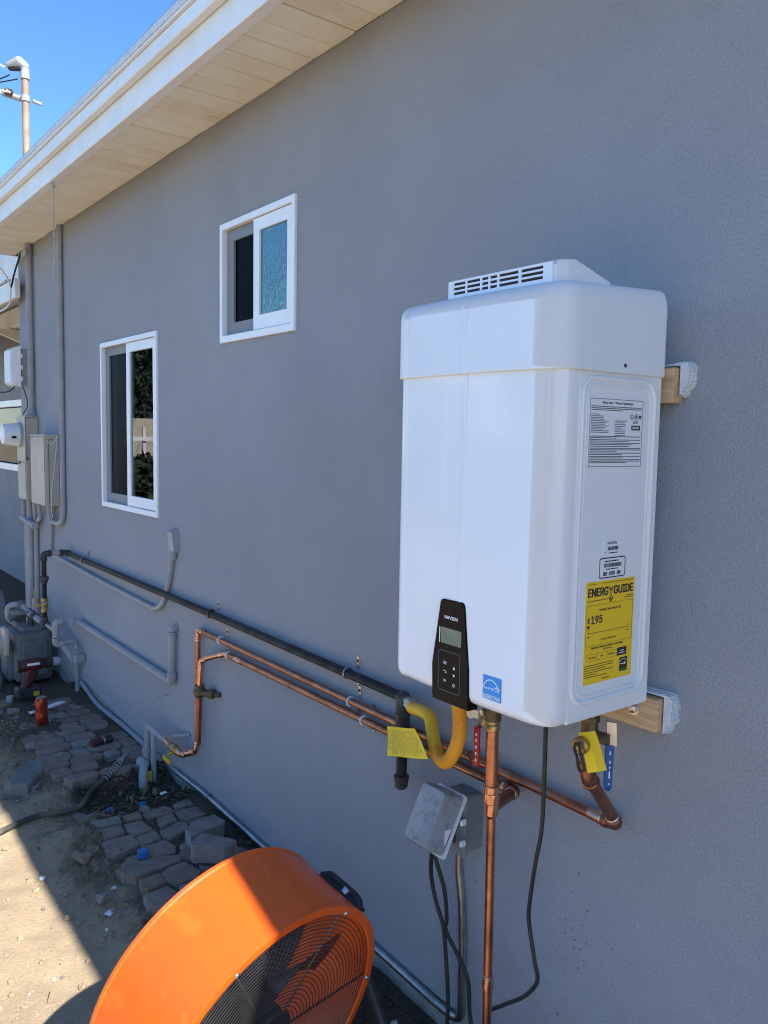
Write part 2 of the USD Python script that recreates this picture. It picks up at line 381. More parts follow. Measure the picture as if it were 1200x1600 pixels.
def group_part(owner, name, label=None):
    """A part that is a frame for its own pieces."""
    p = path_for(owner.path, name)
    x = UsdGeom.Xform.Define(stage, p); tagp(x.GetPrim(), label)
    return Thing(p, owner.base)

X, Y, Z = np.eye(3)
WALL = 1.58

# ------------------------------------------------------------------ ground
def gz(x):
    return np.clip(.05 - (np.asarray(x, float) + 4.9) * .0333, -.07, .09)

def ground_z(x, y):
    x, y = np.asarray(x, float), np.asarray(y, float)
    p = np.stack([x, y, 0 * x], -1)
    near = np.clip((1.9 - np.abs(y - .6)) / 1.2, 0, 1) * np.clip((x + 9) / 2, 0, 1) * np.clip((2 - x) / 2, 0, 1)
    def rise(x0, x1, y0, y1, h, w): return h * np.clip((x - x0) / w, 0, 1) * np.clip((x1 - x) / w, 0, 1) * np.clip((y - y0) / w, 0, 1) * np.clip((y1 - y) / w, 0, 1)
    mound = rise(-3.62, -2.35, .86, 3, .058, .16) + rise(-5.5, -3.72, .92, 3, .060, .16) + .03 * np.exp(-((y - 1.62) / .12) ** 2) * near
    return gz(x) + mound + near * ((meshkit.fbm(p * 2.1, 3, 3) - .5) * .05 + (meshkit.fbm(p * 11, 3, 5) - .5) * .022) + (1 - near) * -.01

def ground():
    def axis(fine0, fine1, step, lo, hi):
        a = np.arange(fine0, fine1 + 1e-6, step); d = step; left = [fine0]; right = [a[-1]]
        while left[-1] > lo: d *= 1.35; left.append(left[-1] - d)
        d = step
        while right[-1] < hi: d *= 1.35; right.append(right[-1] + d)
        return np.r_[left[:0:-1], a, right[1:]]
    xs, ys = axis(-6.8, -.9, .022, -140, 140), axis(-.1, 1.62, .022, -140, 140)
    gx, gy = np.meshgrid(xs, ys, indexing='ij')
    v = np.stack([gx, gy, ground_z(gx, gy)], -1).reshape(-1, 3)
    n, k = len(xs), len(ys)
    i, j = np.meshgrid(np.arange(n - 1), np.arange(k - 1), indexing='ij')
    q = np.stack([i * k + j, (i + 1) * k + j, (i + 1) * k + j + 1, i * k + j + 1], -1).reshape(-1, 4)
    mm = trimesh.Trimesh(v, np.vstack([q[:, [0, 1, 2]], q[:, [0, 2, 3]]]), process=False)
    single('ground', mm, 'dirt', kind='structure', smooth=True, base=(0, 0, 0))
ground()
random.seed(4); rng = np.random.default_rng(4)

# ------------------------------------------------------------------ house
house = thing('house', 'long grey stucco house wall with cream boarded eave and two white windows', 'house', (-3, WALL, 0))
W1 = (-3.203, -2.599, 2.130, 2.618)
W2 = (-4.712, -3.888, 1.330, 2.252)
wp = sg.box(-6.5, .06, 4.6, 3.04)
for w in (W1, W2): wp = wp.difference(sg.box(w[0] + .02, w[2] + .02, w[1] - .02, w[3] - .02))
# the base of the stucco follows the drip screed above the footing
wp = wp.intersection(sg.Polygon([(-6.5, .16), (-5.1, .20), (-3.9, .095), (-1.7, .03), (4.6, -.05), (4.6, 3.04), (-6.5, 3.04)]))
part(house, 'stucco_wall', prism(wp, ((0, WALL, 0), X, Z, Y), .16), 'stucco', False)
part(house, 'stucco_return', box(-6.5, -6.34, WALL + .16, 4.6, 0, 3.04), 'stucco', False)
part(house, 'footing', box(-6.49, 4.6, WALL + .006, WALL + .15, -.4, .22), 'footing', False)
part(house, 'far_end_wall', box(4.44, 4.6, WALL + .16, 6.6, -.4, 3.04), 'stucco', False)
# soffit boards, one by one
bx = -2.246 + .1243 * np.arange(-34, 55)
for i, x in enumerate(bx):
    gp_ = random.choice((.002, .0028, .0028, .0048)); x0, x1 = x - .1243 + gp_, x - .0012
    if x0 > 4.7: break
    if x0 < -6.72: continue
    y1 = WALL - .002 if x1 > -6.52 else 1.75
    mt = random.choices(['soffit', 'soffit_worn', 'soffit_pale'], [5, 2, 2])[0]
    dz = random.uniform(-.0015, .0015)
    part(house, 'soffit_board', box(x0, x1, 1.299, y1, 3.037 + dz, 3.056 + dz, .003), mt, False)
part(house, 'soffit_backing', box(-6.72, 4.7, 1.28, 1.75, 3.0605, 3.09), 'dark_slot', False)
part(house, 'fascia', box(-6.72, 4.7, 1.252, 1.297, 3.028, 3.16, .003), 'eave_white', False)
part(house, 'gutter_board', box(-6.72, 4.7, 1.219, 1.2505, 3.127, 3.183, .003), 'eave_white', False)
part(house, 'drip_edge', box(-6.72, 4.7, 1.207, 1.245, 3.1845, 3.192, .001), 'vinyl', False)
part(house, 'roof_edge', box(-6.72, 4.7, 1.204, 1.26, 3.193, 3.222, .002), 'roof_edge', False)
part(house, 'roof', hull([(x, y, z) for x in (-6.72, 4.7) for y, z in ((1.215, 3.2235), (1.215, 3.235), (6.6, 4.55), (6.6, 4.60))]), 'shingle', False)

def window(W, glassname, right_back, label):
    x0, x1, z0, z1 = W
    w = group_part(house, 'window', label)
    y = WALL
    fr = sg.box(x0, z0, x1, z1).difference(sg.box(x0 + .028, z0 + .032, x1 - .028, z1 - .03))
    part(w, 'frame', cat(prism(fr.buffer(-.002), ((0, y + .02, 0), X, Z, -Y), .029), prism(fr.buffer(-.004), ((0, y - .008, 0), X, Z, -Y), .003)), 'vinyl', False)
    # jamb depth
    ix0, ix1, iz0, iz1 = x0 + .028, x1 - .028, z0 + .032, z1 - .03
    jamb = sg.box(ix0 - .012, iz0 - .012, ix1 + .012, iz1 + .012).difference(sg.box(ix0, iz0, ix1, iz1))
    part(w, 'jamb', prism(jamb, ((0, y + .10, 0), X, Z, -Y), .078), 'vinyl', False)
    xm = (x0 + x1) / 2 - .01
    sash = sg.box(xm - .012, iz0 + .001, ix1 - .001, iz1 - .001).difference(sg.box(xm + .034, iz0 + .055, ix1 - .04, iz1 - .048))
    part(w, 'fixed_sash', cat(prism(sash, ((0, y + .045, 0), X, Z, -Y), .047)), 'vinyl', False)
    part(w, 'fixed_pane', box(xm + .03, ix1 - .045, y + .006, y + .010, iz0 + .05, iz1 - .045), glassname, False)
    ssh = sg.box(ix0 + .001, iz0 + .001, xm - .013, iz1 - .001).difference(sg.box(ix0 + .058, iz0 + .05, xm - .013 - .001, iz1 - .045))
    part(w, 'screen_frame', prism(ssh, ((0, y + .034, 0), X, Z, -Y), .022), 'screen_frame', False)
    part(w, 'screen', box(ix0 + .045, xm - .014, y + .022, y + .024, iz0 + .045, iz1 - .04), 'screen_mesh', False)
    part(w, 'sliding_pane', box(ix0 + .02, xm + .03, y + .058, y + .062, iz0 + .02, iz1 - .02), 'window_glass', False)
    part(w, 'blind', box(xm + .0, ix1, y + .11, y + .115, iz0, iz1), right_back, False)
    part(w, 'room', cat(box(x0 - .3, x1 + .3, y + 1.2, y + 1.25, z0 - .4, z1 + .2), box(x0 - .32, x0 - .3, y + .16, y + 1.25, z0 - .4, z1 + .2), box(x1 + .3, x1 + .32, y + .16, y + 1.25, z0 - .4, z1 + .2),
                        box(x0 - .32, x1 + .32, y + .16, y + 1.25, z1 + .2, z1 + .22), box(x0 - .32, x1 + .32, y + .16, y + 1.25, z0 - .42, z0 - .4)), 'room_dark', False)
window(W2, 'window_glass', 'room_dark', 'tall sliding window with a dark clear pane')
window(W1, 'rain_glass', 'curtain', 'small high sliding window with a pebbled blue pane')

sr = np.random.default_rng(9)
part(house, 'paint_specks', cat([prism(sg.Point(sr.normal(-1.235, .045), sr.normal(.53, .06)).buffer(sr.uniform(.0010, .0026), quad_segs=2), ((0, WALL - .0008, 0), X, Z, -Y), .001) for _ in range(22)] + [prism(sg.Point(sr.uniform(-5, -1.2), sr.uniform(.15, 1.2)).buffer(sr.uniform(.001, .003), quad_segs=2), ((0, WALL - .0008, 0), X, Z, -Y), .001) for _ in range(60)]), 'print_grey', False, kind='stuff')
# set-back wing at the far end
part(house, 'wing_wall', prism(sg.box(-14, -.2, -6.5, 3.036).difference(sg.box(-12.0, 1.36, -9.25, 2.04)), ((0, 2.3, 0), X, Z, Y), .15), 'stucco_far', False)
ww = group_part(house, 'window', 'wing window at the far left, mostly out of view')
part(ww, 'frame', prism(sg.box(-12.04, 1.31, -9.2, 2.09).difference(sg.box(-11.96, 1.38, -9.27, 2.02)), ((0, 2.32, 0), X, Z, -Y), .035), 'vinyl', False)
part(ww, 'pane', box(-12, -9.25, 2.36, 2.365, 1.36, 2.04), 'clear_plastic', False)
part(ww, 'blind', box(-12.0, -9.25, 2.44, 2.45, 1.36, 2.04), 'room_dark', False)
for k in range(14):
    part(house, 'siding_board', hull([(x_, y_, z_) for x_ in (-14, -6.6) for y_, z_ in ((2.299, 3.00 + k * .105), (2.268, 3.00 + k * .105), (2.285, 3.104 + k * .105), (2.299, 3.104 + k * .105))]), 'eave_white', False)
part(house, 'wing_fascia', box(-11, -6.27, 1.50, 1.535, 2.69, 2.825, .004), 'eave_white', False)
part(house, 'wing_roof', hull([(x, y, z) for x in (-11, -6.52) for y, z in ((1.49, 2.828), (1.49, 2.845), (2.29, 2.95), (2.29, 2.99))]), 'roof_edge', False)
part(house, 'wing_beam', box(-12, -7.9, 1.93, 2.0, 2.70, 2.87, .006), 'eave_white', False)
part(house, 'wing_bracket', prism([(1.72, 2.69), (2.298, 2.69), (2.298, 2.50), (2.22, 2.50)], ((-8.32, 0, 0), Y, Z, X), .07), 'soffit', False)

# ------------------------------------------------------------------ water heater
HX0, HX1, HY0, HYB, HZ0 = -1.518, -1.025, 1.187, 1.52, 1.187
def arc(cx, cy, r, a0, a1, n=9):
    t = np.radians(np.linspace(a0, a1, n)); return [(cx + r * math.cos(k), cy + r * math.sin(k)) for k in t]
def front_outline(yb):
    """Bowed front in plan, counter-clockwise from the back right."""
    pts = [(HX1, yb)] + [(HX0, yb)]
    pts += arc(HX0 + .045, 1.237, .045, 180, 265, 10)
    for x in np.linspace(-1.466, -1.112, 52):
        y = 1.185 + .2 * (x + 1.25) ** 2
        pts.append((x, y - .0016 * math.exp(-((x + 1.271) / .0035) ** 2)))
    th0 = math.degrees(math.atan(.4 * (-1.112 + 1.25))); t = np.linspace(0, 1, 26); th = np.radians(th0 + (90 - th0) * (t * t * (3 - 2 * t)))
    px, py = np.cumsum(np.cos(th)), np.cumsum(np.sin(th)); x0_, y0_ = pts[-1]
    pts += [(x0_ + (HX1 - x0_) * a_ / px[-1], y0_ + (1.2475 - y0_) * b_ / py[-1]) for a_, b_ in zip(px, py)]
    return np.array(pts)
heater = thing('water_heater', 'white wall mounted tankless water heater with vent cap and stickers', 'water heater', (-1.25, 1.35, HZ0))
o = front_outline(1.2495)
rings = []
for z, d in ((HZ0 - .003, .022), (HZ0 + .000, .012), (HZ0 + .006, .005), (HZ0 + .014, .0013), (HZ0 + .024, 0), (HZ0 + .028, 0), (1.9, 0)):
    q = inset(o, d); q[0, 1] = q[1, 1] = 1.2495; rings.append(np.c_[q, np.full(len(q), z)])
part(heater, 'front_cover', loft(rings), 'heater_white', 40)
chassis = part(heater, 'side_panel', box(HX0 + .002, HX1 - .0015, 1.2515, HYB, HZ0, 1.9, .004), 'heater_white', 30)
sx = HX1 - .0015
def loop(y0, y1, z0, z1, r): 
    c = np.array(rrect(y0, y1, z0, z1, r, 7).exterior.coords)[:-1]; return np.c_[np.full(len(c), sx), c]
part(chassis, 'embossed_bead', tube(loop(1.263, 1.494, 1.226, 1.873, .034), .0055, 10, True), 'heater_white', 60)
part(chassis, 'inner_bead', tube(loop(1.276, 1.481, 1.239, 1.860, .026), .0022, 8, True), 'heater_white', 60)
# cap
o2 = []
full = arc(HX1 - .014, HYB - .014, .014, 0, 90, 7) + arc(HX0 + .014, HYB - .014, .014, 90, 180, 7) + [tuple(k) for k in o[2:]]
co = inset(np.array(full), -.0075)
rings = []
for z, d, k in ((1.886, .006, 0), (1.8855, .0015, 0), (1.888, 0, 0), (1.893, 0, 0), (2.008, 0, .35), (2.0165, 0, 0.4), (2.018, .0002, 0.4), (2.030, .002, .6), (2.040, .007, .9), (2.046, .015, 1), (2.049, .026, 1)):
    q = inset(co, d); rings.append(np.c_[q, z + k * np.clip(q[:, 1] - 1.187, 0, 1) * .055])
part(heater, 'cap', loft(rings), 'heater_cap', 40)
part(heater, 'cap_screw', cyl((-1.0185, 1.379, 1.901), (-1.0165, 1.379, 1.901), .004, 12), 'dark_slot')
# vent collar
cy0 = 1.216
prof = [(cy0, 2.03), (cy0, 2.083), (cy0 + .006, 2.092), (cy0 + .02, 2.095), (1.335, 2.062), (1.335, 2.03)]
def ends(x, dx): return [(x + (dx if 0 < k < 4 else 0), y, z) for k, (y, z) in enumerate(prof)]
colr = hull(ends(-1.368, .006) + [(x, y + .018, z) for x, y, z in ends(-1.042, -.008)] + [(-1.062, y, z) for y, z in prof[:4]])
vent = part(heater, 'vent_collar', colr, 'heater_cap', 30)
slots = sg.box(-1.362, 2.050, -1.068, 2.0885)
cols = [(0, .105), (.12, .235), (.25, .305), (.32, .378), (.395, .55), (.57, .735)]
dark = []
for a, b in cols:
    for r_ in range(3):
        xa, xb = -1.345 + a * .345, -1.345 + b * .345
        zz = 2.0585 + r_ * .0098
        slots = slots.difference(sg.box(xa, zz, xb, zz + .0058))
part(vent, 'slot_shade_plate', box(-1.35, -1.08, cy0 - .0012, cy0 + .001, 2.055, 2.087), 'dark_slot', False)  # near-black plate: the shade inside the open slots put into its colour
part(vent, 'louvre', prism(slots, ((0, cy0 - .001, 0), X, Z, -Y), .0035), 'heater_cap', False)
# control panel
cp = sg.Polygon([(-1.3300, 1.401), (-1.254, 1.403), (-1.2365, 1.26), (-1.2335, 1.172), (-1.352, 1.172), (-1.355, 1.25)]).buffer(-.012).buffer(.012)
cp = so.unary_union([cp, sg.box(-1.351, 1.172, -1.2345, 1.19)])
FR = 1.1822
panel = part(heater, 'control_panel', cat(prism(cp, ((0, 1.21, 0), X, Z, -Y), 1.21 - FR - .0015), prism(cp.buffer(-.002), ((0, FR + .0015, 0), X, Z, -Y), .0015)), 'panel_black', False)
part(panel, 'screen', prism(rrect(-1.325, -1.2605, 1.304, 1.339, .003), ((0, FR, 0), X, Z, -Y), .0006), 'lcd', False)
part(panel, 'screen_bezel', prism(rrect(-1.331, -1.3285, 1.303, 1.338, .001), ((0, FR, 0), X, Z, -Y), .0006), 'print_white', False)
part(panel, 'brand_lettering', text('NAVIEN', .0066, ((-1.316, FR, 1.3595), X, Z, -Y), bold=True, width=.042), 'print_white', False)
kb = rrect(-1.332, -1.262, 1.198, 1.288, .006); part(panel, 'button_outline', prism(kb.difference(kb.buffer(-.0012)), ((0, FR, 0), X, Z, -Y), .0004), 'print_grey', False)
tri = lambda x, z, s: sg.Polygon([(x - abs(s), z - s), (x + abs(s), z - s), (x, z + s)])
ic = [tri(-1.281, 1.255, .0035), tri(-1.281, 1.237, -.0035), sg.Point(-1.281, 1.2165).buffer(.0036).difference(sg.Point(-1.281, 1.2165).buffer(.0024)),
      sg.LineString([(-1.3135, 1.2575), (-1.3135, 1.2645)]).buffer(.0006), sg.LineString([(-1.307, 1.2575), (-1.307, 1.2645)]).buffer(.0006), sg.LineString([(-1.3135, 1.261), (-1.307, 1.261)]).buffer(.0006),
      sg.LineString([(-1.313, 1.2435), (-1.307, 1.2435), (-1.306, 1.2395), (-1.309, 1.2385)]).buffer(.0006), tri(-1.3135, 1.2435, .0014)]
part(panel, 'button_icons', cat(prism(so.unary_union(ic), ((0, FR, 0), X, Z, -Y), .0004), text('OK', .005, ((-1.315, FR, 1.219), X, Z, -Y))), 'print_white', False)
# blue efficiency sticker on the front
SY = 1.1856
star = part(heater, 'efficiency_sticker', prism(sg.box(-1.194, 1.214, -1.143, 1.2635), ((0, SY + .0012, 0), X, Z, -Y), .0018), 'label_blue', False)
SY -= .0006
def starpoly(cx, cz, r):
    return sg.Polygon([(cx + (r if k % 2 == 0 else r * .42) * math.sin(k * math.pi / 5 + .15), cz + (r if k % 2 == 0 else r * .42) * math.cos(k * math.pi / 5 + .15)) for k in range(10)])
sp = starpoly(-1.152, 1.2395, .0085)
arcl = sg.LineString([(-1.171 + .0225 * math.cos(t), 1.2305 + .0255 * math.sin(t)) for t in np.linspace(.25, 2.9, 24)]).buffer(.0009)
bits = so.unary_union([sp.difference(sp.buffer(-.0011)), arcl, sg.box(-1.1935, 1.2225, -1.1435, 1.2236)])
part(star, 'sticker_print', cat(prism(bits, ((0, SY, 0), X, Z, -Y), .0003), text('energy', .0052, ((-1.191, SY, 1.2335), X + .12 * Z, Z, -Y), width=.032), text('ENERGY STAR', .0048, ((-1.1925, SY, 1.2162), X, Z, -Y), bold=True, width=.047)), 'print_white', False)
# stickers on the right side: u = +y, v = +z
def S(y, z, h=0.0): return ((HX1 - .0015 + .0006 + h, y, z), Y, Z, X)
def sheet(name, y0, y1, z0, z1, m_, owner=heater, r=0): 
    return part(owner, name, prism(rrect(y0, y1, z0, z1, r) if r else sg.box(y0, z0, y1, z1), S(0, 0, -.0006), .0008), m_, False)
RT = .0003
def words(y0, y1, z, h, fill=1.0, rs=random):
    """Print too small to read: a line of word-long dashes."""
    out = []; y = y0; end = y0 + (y1 - y0) * fill
    while y < end:
        w = rs.uniform(.5, 2.6) * h * 1.4
        out.append(sg.box(y, z, min(y + w, end), z + h)); y += w + h * .55
    return out
rp = sheet('rating_label', 1.284, 1.457, 1.698, 1.836, 'label_white')
bd = sg.box(1.286, 1.700, 1.455, 1.834)
P_ = [bd.difference(bd.buffer(-.0009))]
for z in (1.818, 1.8145, 1.811): P_ += words(1.29, 1.45, z, .0016, 1 if z > 1.812 else .62)
for k in range(12): P_ += words(1.29, 1.352 if k % 3 else 1.335, 1.8025 - k * .0032, .0013, random.uniform(.55, 1))
for k in range(9): P_ += words(1.364, 1.405, 1.791 - k * .0036, .0013, random.uniform(.6, 1))
zz = 1.7595
for k, nl in enumerate((2, 2, 2, 1, 3, 2, 2, 3)):
    for j in range(nl):
        P_ += words(1.289, 1.451, zz, .0015, 1 if j < nl - 1 else random.uniform(.45, .9)); zz -= .0029
    zz -= .0008
for y in (1.419, 1.433, 1.446): P_.append(sg.Point(y, 1.801).buffer(.0055).difference(sg.Point(y, 1.801).buffer(.0046)))
P_ += [sg.Polygon([(1.433, 1.8055), (1.4365, 1.800), (1.4295, 1.800)]), sg.box(1.4318, 1.797, 1.4342, 1.8), sg.Point(1.419, 1.8035).buffer(.0012), sg.Polygon([(1.417, 1.797), (1.421, 1.797), (1.419, 1.803)]), sg.box(1.443, 1.7985, 1.449, 1.8035)]
P_ += [b for k in range(3) for b in words(1.424, 1.440, 1.787 + k * .0024, .0011)]
P_.append(rrect(1.4185, 1.4475, 1.7735, 1.7835, .0015))
part(rp, 'print', cat(prism(so.unary_union(P_), S(0, 0, .0002), RT), text('Rating Plate   *Plaque Signaletique', .0042, S(1.322, 1.8245, .0002), RT, True, .10)), 'print_black', False)
part(rp, 'print_mark', text('LISTED', .0045, S(1.421, 1.7765, .0006), RT, True, .022), 'print_white', False)
b1 = sheet('small_barcode_label', 1.3465, 1.400, 1.5205, 1.5500, 'label_white')
def barcode(y0, y1, z0, z1):
    out = []; y = y0
    while y < y1:
        w = random.choice((.0006, .0009, .0014)); out.append(sg.box(y, z0, min(y + w, y1), z1)); y += w + random.choice((.0006, .001))
    return out
part(b1, 'print', cat(text('NAVIEN', .0048, S(1.357, 1.5435, .0002), RT, True, .030), prism(so.unary_union(barcode(1.359, 1.3935, 1.531, 1.5385) + words(1.363, 1.390, 1.5245, .0022) + words(1.349, 1.352, 1.526, .002)), S(0, 0, .0002), RT)), 'print_black', False)
b2 = sheet('serial_label', 1.334, 1.419, 1.4745, 1.5165, 'label_white', r=.006)
rim = rrect(1.334, 1.419, 1.4745, 1.5165, .006)
pr = [rim.difference(rim.buffer(-.0022))] + words(1.352, 1.400, 1.5075, .0026, .9) + barcode(1.349, 1.406, 1.4965, 1.5045) + words(1.356, 1.396, 1.4915, .0022) + barcode(1.347, 1.360, 1.4795, 1.4875) + barcode(1.366, 1.385, 1.4795, 1.4875) + barcode(1.392, 1.404, 1.4795, 1.4875)
part(b2, 'print', prism(so.unary_union(pr), S(0, 0, .0002), RT), 'print_black', False)
eg = sheet('energy_guide_label', 1.297, 1.4535, 1.2605, 1.4700, 'label_yellow')
e = []
for dy_, dh_ in ((0, 0), (.0007, .00004), (-.0007, .00008)):
    e.append(text('ENERG', .0165, S(1.3015 + dy_, 1.4400, .0002 + dh_), RT, True, .065))
    e.append(text('GUIDE', .0165, S(1.3830 + dy_, 1.4400, .0002 + dh_), RT, True, .065))
    e.append(text('195', .0155, S(1.3140 + dy_ * .6, 1.3845, .0002 + dh_), RT, True, .037))
yarm = so.unary_union([sg.LineString([(1.3690, 1.4560), (1.3755, 1.4475), (1.3820, 1.4560)]).buffer(.0016, cap_style=2), sg.LineString([(1.3755, 1.449), (1.3755, 1.430)]).buffer(.0015, cap_style=2), sg.LineString([(1.3690, 1.4335), (1.3755, 1.4255), (1.3820, 1.4335)]).buffer(.0014)])
L_ = [yarm]
L_ += words(1.303, 1.328, 1.4645, .0012) + words(1.345, 1.449, 1.4645, .0013) + words(1.301, 1.365, 1.4305, .0016) + words(1.428, 1.449, 1.4325, .0014) + words(1.420, 1.450, 1.4285, .0016)
fr = sg.box(1.3005, 1.3615, 1.4500, 1.4225).union(sg.box(1.3005, 1.3395, 1.4500, 1.4225)); L_.append(fr.difference(fr.buffer(-.0005)))
L_ += [sg.Polygon([(1.3022, 1.3815), (1.3132, 1.3815), (1.3077, 1.3735)]), sg.box(1.3073, 1.3655, 1.3081, 1.375), sg.box(1.3073, 1.3652, 1.4395, 1.3661), sg.box(1.4387, 1.3655, 1.4395, 1.3725)]
L_ += [sg.box(1.3073 + k * .033, 1.3655, 1.3079 + k * .033, 1.3680) for k in range(1, 4)] + words(1.305, 1.3125, 1.3575, .002) + words(1.433, 1.4385, 1.3575, .002)
g4 = [sg.box(1.3062 + k * .0325, 1.3080, 1.3062 + (k + 1) * .0325, 1.3225) for k in range(3)]
L_ += [b.difference(b.buffer(-.0004)) for b in g4] + [sg.box(1.4045, 1.3070, 1.4355, 1.3240)]
for k in range(6): L_ += words(1.300, 1.392, 1.2985 - k * .0048, .0015, (1, 1, .72, 1, .45, .8)[k])
L_ += words(1.356, 1.382, 1.2665, .0020) + [sg.box(1.4135, 1.2725, 1.4395, 1.3020)]
e.append(prism(so.unary_union(L_), S(0, 0, .0002), RT))
e.append(text('Estimated Yearly Energy Cost', .0045, S(1.340, 1.4090, .0002), RT, True, .070))
e.append(text('$', .0095, S(1.3035, 1.3870, .0002), RT, True))
e.append(text('Cost Range of Similar Models', .0034, S(1.347, 1.3480, .0002), RT, False, .050))
e.append(text('Maximum Gallons Per Minute of Hot Water', .0044, S(1.319, 1.3325, .0002), RT, True, .104)); e.append(text('(GPM) Delivery', .0034, S(1.357, 1.3270, .0002), RT, False, .030))
for k, t_ in enumerate(('Very Small', 'Low', 'Medium')): e.append(text(t_, .0032, S(1.3105 + k * .0325 + (.006 if k == 1 else 0), 1.3135, .0002), RT, True, .022 if k != 1 else .009))
part(eg, 'print', cat(e), 'print_black', False)
em = [sg.LineString([(1.4265 + .0105 * math.cos(t), 1.290 + .0085 * math.sin(t)) for t in np.linspace(.3, 2.8, 14)]).buffer(.0005), starpoly(1.431, 1.2885, .004)] + words(1.416, 1.430, 1.2875, .0016)
part(eg, 'print_reversed', cat(prism(so.unary_union(em + words(1.414, 1.426, 1.3165, .0016) + words(1.410, 1.430, 1.3115, .0018)), S(0, 0, .0006), RT)), 'print_white', False)
part(eg, 'green_strip', prism(sg.box(1.4145, 1.2745, 1.4385, 1.2785), S(0, 0, .0006), RT), 'label_green', False)
# mounting timbers
def timber(z0, z1, label, bolt):
    t = thing('mounting_board', label, 'board', (-1.25, WALL - .02, z0), 'timbers carrying the heater')
    part(t, 'board', box(-1.50, -1.010, 1.536, 1.572, z0, z1, .003), 'pine_grain', False)
    # jagged sealant round the end and along the top
    zs = np.linspace(z0 + (.012 if not bolt else -.004), z1 + .011, 46)
    edge = [(-1.010 + .006 + .022 * min(1, .35 + 1.3 * (1 - abs(2 * k / 45 - 1.25))) + .011 * (meshkit.fbm(np.array([k * .45, z0, .2]), 3) - .5) + random.uniform(-.0022, .0022), z) for k, z in enumerate(zs)]
    xs_ = np.linspace(-1.012, -1.30, 34)
    pl = [(-1.0095, zs[0])] + edge + [(x, z1 + .010 * math.exp((x + 1.01) * 9) + .003 + random.uniform(-.0015, .0015)) for x in xs_] + [(-1.30, z1 + .001), (-1.0095, z1 + .001)]
    fo = sg.Polygon(pl).buffer(0)
    part(t, 'sealant', cat(prism(fo.buffer(-.0035).buffer(.0005), ((0, 1.552, 0), X, Z, Y), .0275), prism(fo.buffer(-.0018), ((0, 1.561, 0), X, Z, Y), .0185), prism(fo, ((0, 1.571, 0), X, Z, Y), .0085)), 'foam_white', False)
    if bolt:
        part(t, 'bolt', stack((-1.072, 1.536, z0 + .043), -Y, [(0, .017), (.002, .017), (.002, .012), (.008, .011), (.012, .006), (.0125, 0)], 16), 'steel', 30)
timber(1.834, 1.908, 'upper short timber behind the heater cap, white sealant round its end', False)
timber(1.116, 1.192, 'lower timber under the heater edge with a round bolt head', True)

# ------------------------------------------------------------------ pipes
def pipe(owner, pts, r, m_, fil=.02, name='pipe', sides=16, label=None): return part(owner, name, tube(fillet(pts, fil), r, sides), m_, 40, label)
def elbow(owner, a, c, b, r, m_, lip=.004, name='elbow', bright=None, k=.045):
    """A fitting turning from a through c to b, with lips at both ends."""
    a, c, b = (np.array(q, float) for q in (a, c, b)); u = (a - c) / np.linalg.norm(a - c); v = (b - c) / np.linalg.norm(b - c)
    A, B = c + u * k, c + v * k
    p = fillet([A, c, B], k * .8, 10)
    e_ = part(owner, name, cat(tube(p, r, 16), cyl(A - u * .003, A - u * .016, r + lip * .6, 16, .002), cyl(B - v * .003, B - v * .016, r + lip * .6, 16, .002)), m_, 40)
    if bright:
        part(e_, 'solder_joint', cat(cyl(A - u * .002, A + u * .007, r + .0012, 16, .0015), cyl(B - v * .002, B + v * .007, r + .0012, 16, .0015)), bright, 40)
    return e_
def strap(owner, x, z, yc, r, m_, plate='galvanised'):
    s = part(owner, 'strap', tube([(x, yc + (r + .002) * math.cos(t), z + (r + .002) * math.sin(t)) for t in np.linspace(0, 2 * np.pi, 18, endpoint=False)], .0042, 6, True), m_, 40)
    part(s, 'strap_plate', cat(box(x + .012, x + .028, WALL - .004, WALL - .0005, z + r + .001, z + r + .042, .001), box(x + .012, x + .028, WALL - .004, WALL - .0005, z - r - .024, z - r - .001, .001)), plate, False)
    part(s, 'screw', cat(cyl((x + .02, WALL - .0035, z + r + .026), (x + .02, WALL - .008, z + r + .026), .005, 10, .001), cyl((x + .02, WALL - .0035, z - r - .014), (x + .02, WALL - .008, z - r - .014), .005, 10, .001)), 'iron_fitting', 40)

gas = thing('gas_pipe', 'long black iron gas pipe strapped along the grey wall', 'pipe', (-3.4, 1.55, .5))
GR = .0155
pipe(gas, [(-5.30, 1.55, .982), (-3.2, 1.55, .970), (-1.90, 1.548, .957)], GR, 'black_iron')
elbow(gas, (-5.345, 1.41, .90), (-5.345, 1.412, .985), (-5.345, 1.55, .985), .020, 'iron_fitting')
pipe(gas, [(-5.345, 1.45, .985), (-5.345, 1.51, .985)], .0155, 'grey_paint', name='nipple')
elbow(gas, (-5.345, 1.47, .985), (-5.345, 1.55, .983), (-5.25, 1.55, .982), .020, 'iron_fitting')
pipe(gas, [(-5.345, 1.412, .945), (-5.352, 1.412, .53)], .0155, 'black_iron', name='riser')
part(gas, 'union', stack((-5.346, 1.412, .845), -Z, [(0, .018), (.004, .026), (.012, .030), (.026, .030), (.03, .024), (.045, .022), (.05, .018)], 8), 'iron_fitting', 30)
gv = part(gas, 'shutoff_valve', stack((-5.349, 1.412, .705), -Z, [(0, .017), (.004, .023), (.02, .023), (.026, .019), (.045, .024), (.06, .019), (.075, .023), (.09, .023), (.095, .017)], 10), 'brass', 30)
part(gv, 'lever', cat(cyl((-5.349, 1.412, .66), (-5.36, 1.362, .655), .007, 10), box(-5.368, -5.364, 1.354, 1.363, .65, .76, .001)), 'tag_mustard', False)
strap(gas, -3.246, .972, 1.55, GR, 'copper_dull'); strap(gas, -2.203, .961, 1.55, GR, 'galvanised'); strap(gas, -5.0, .98, 1.55, GR, 'galvanised')
tee = np.array([-1.872, 1.522, .958])
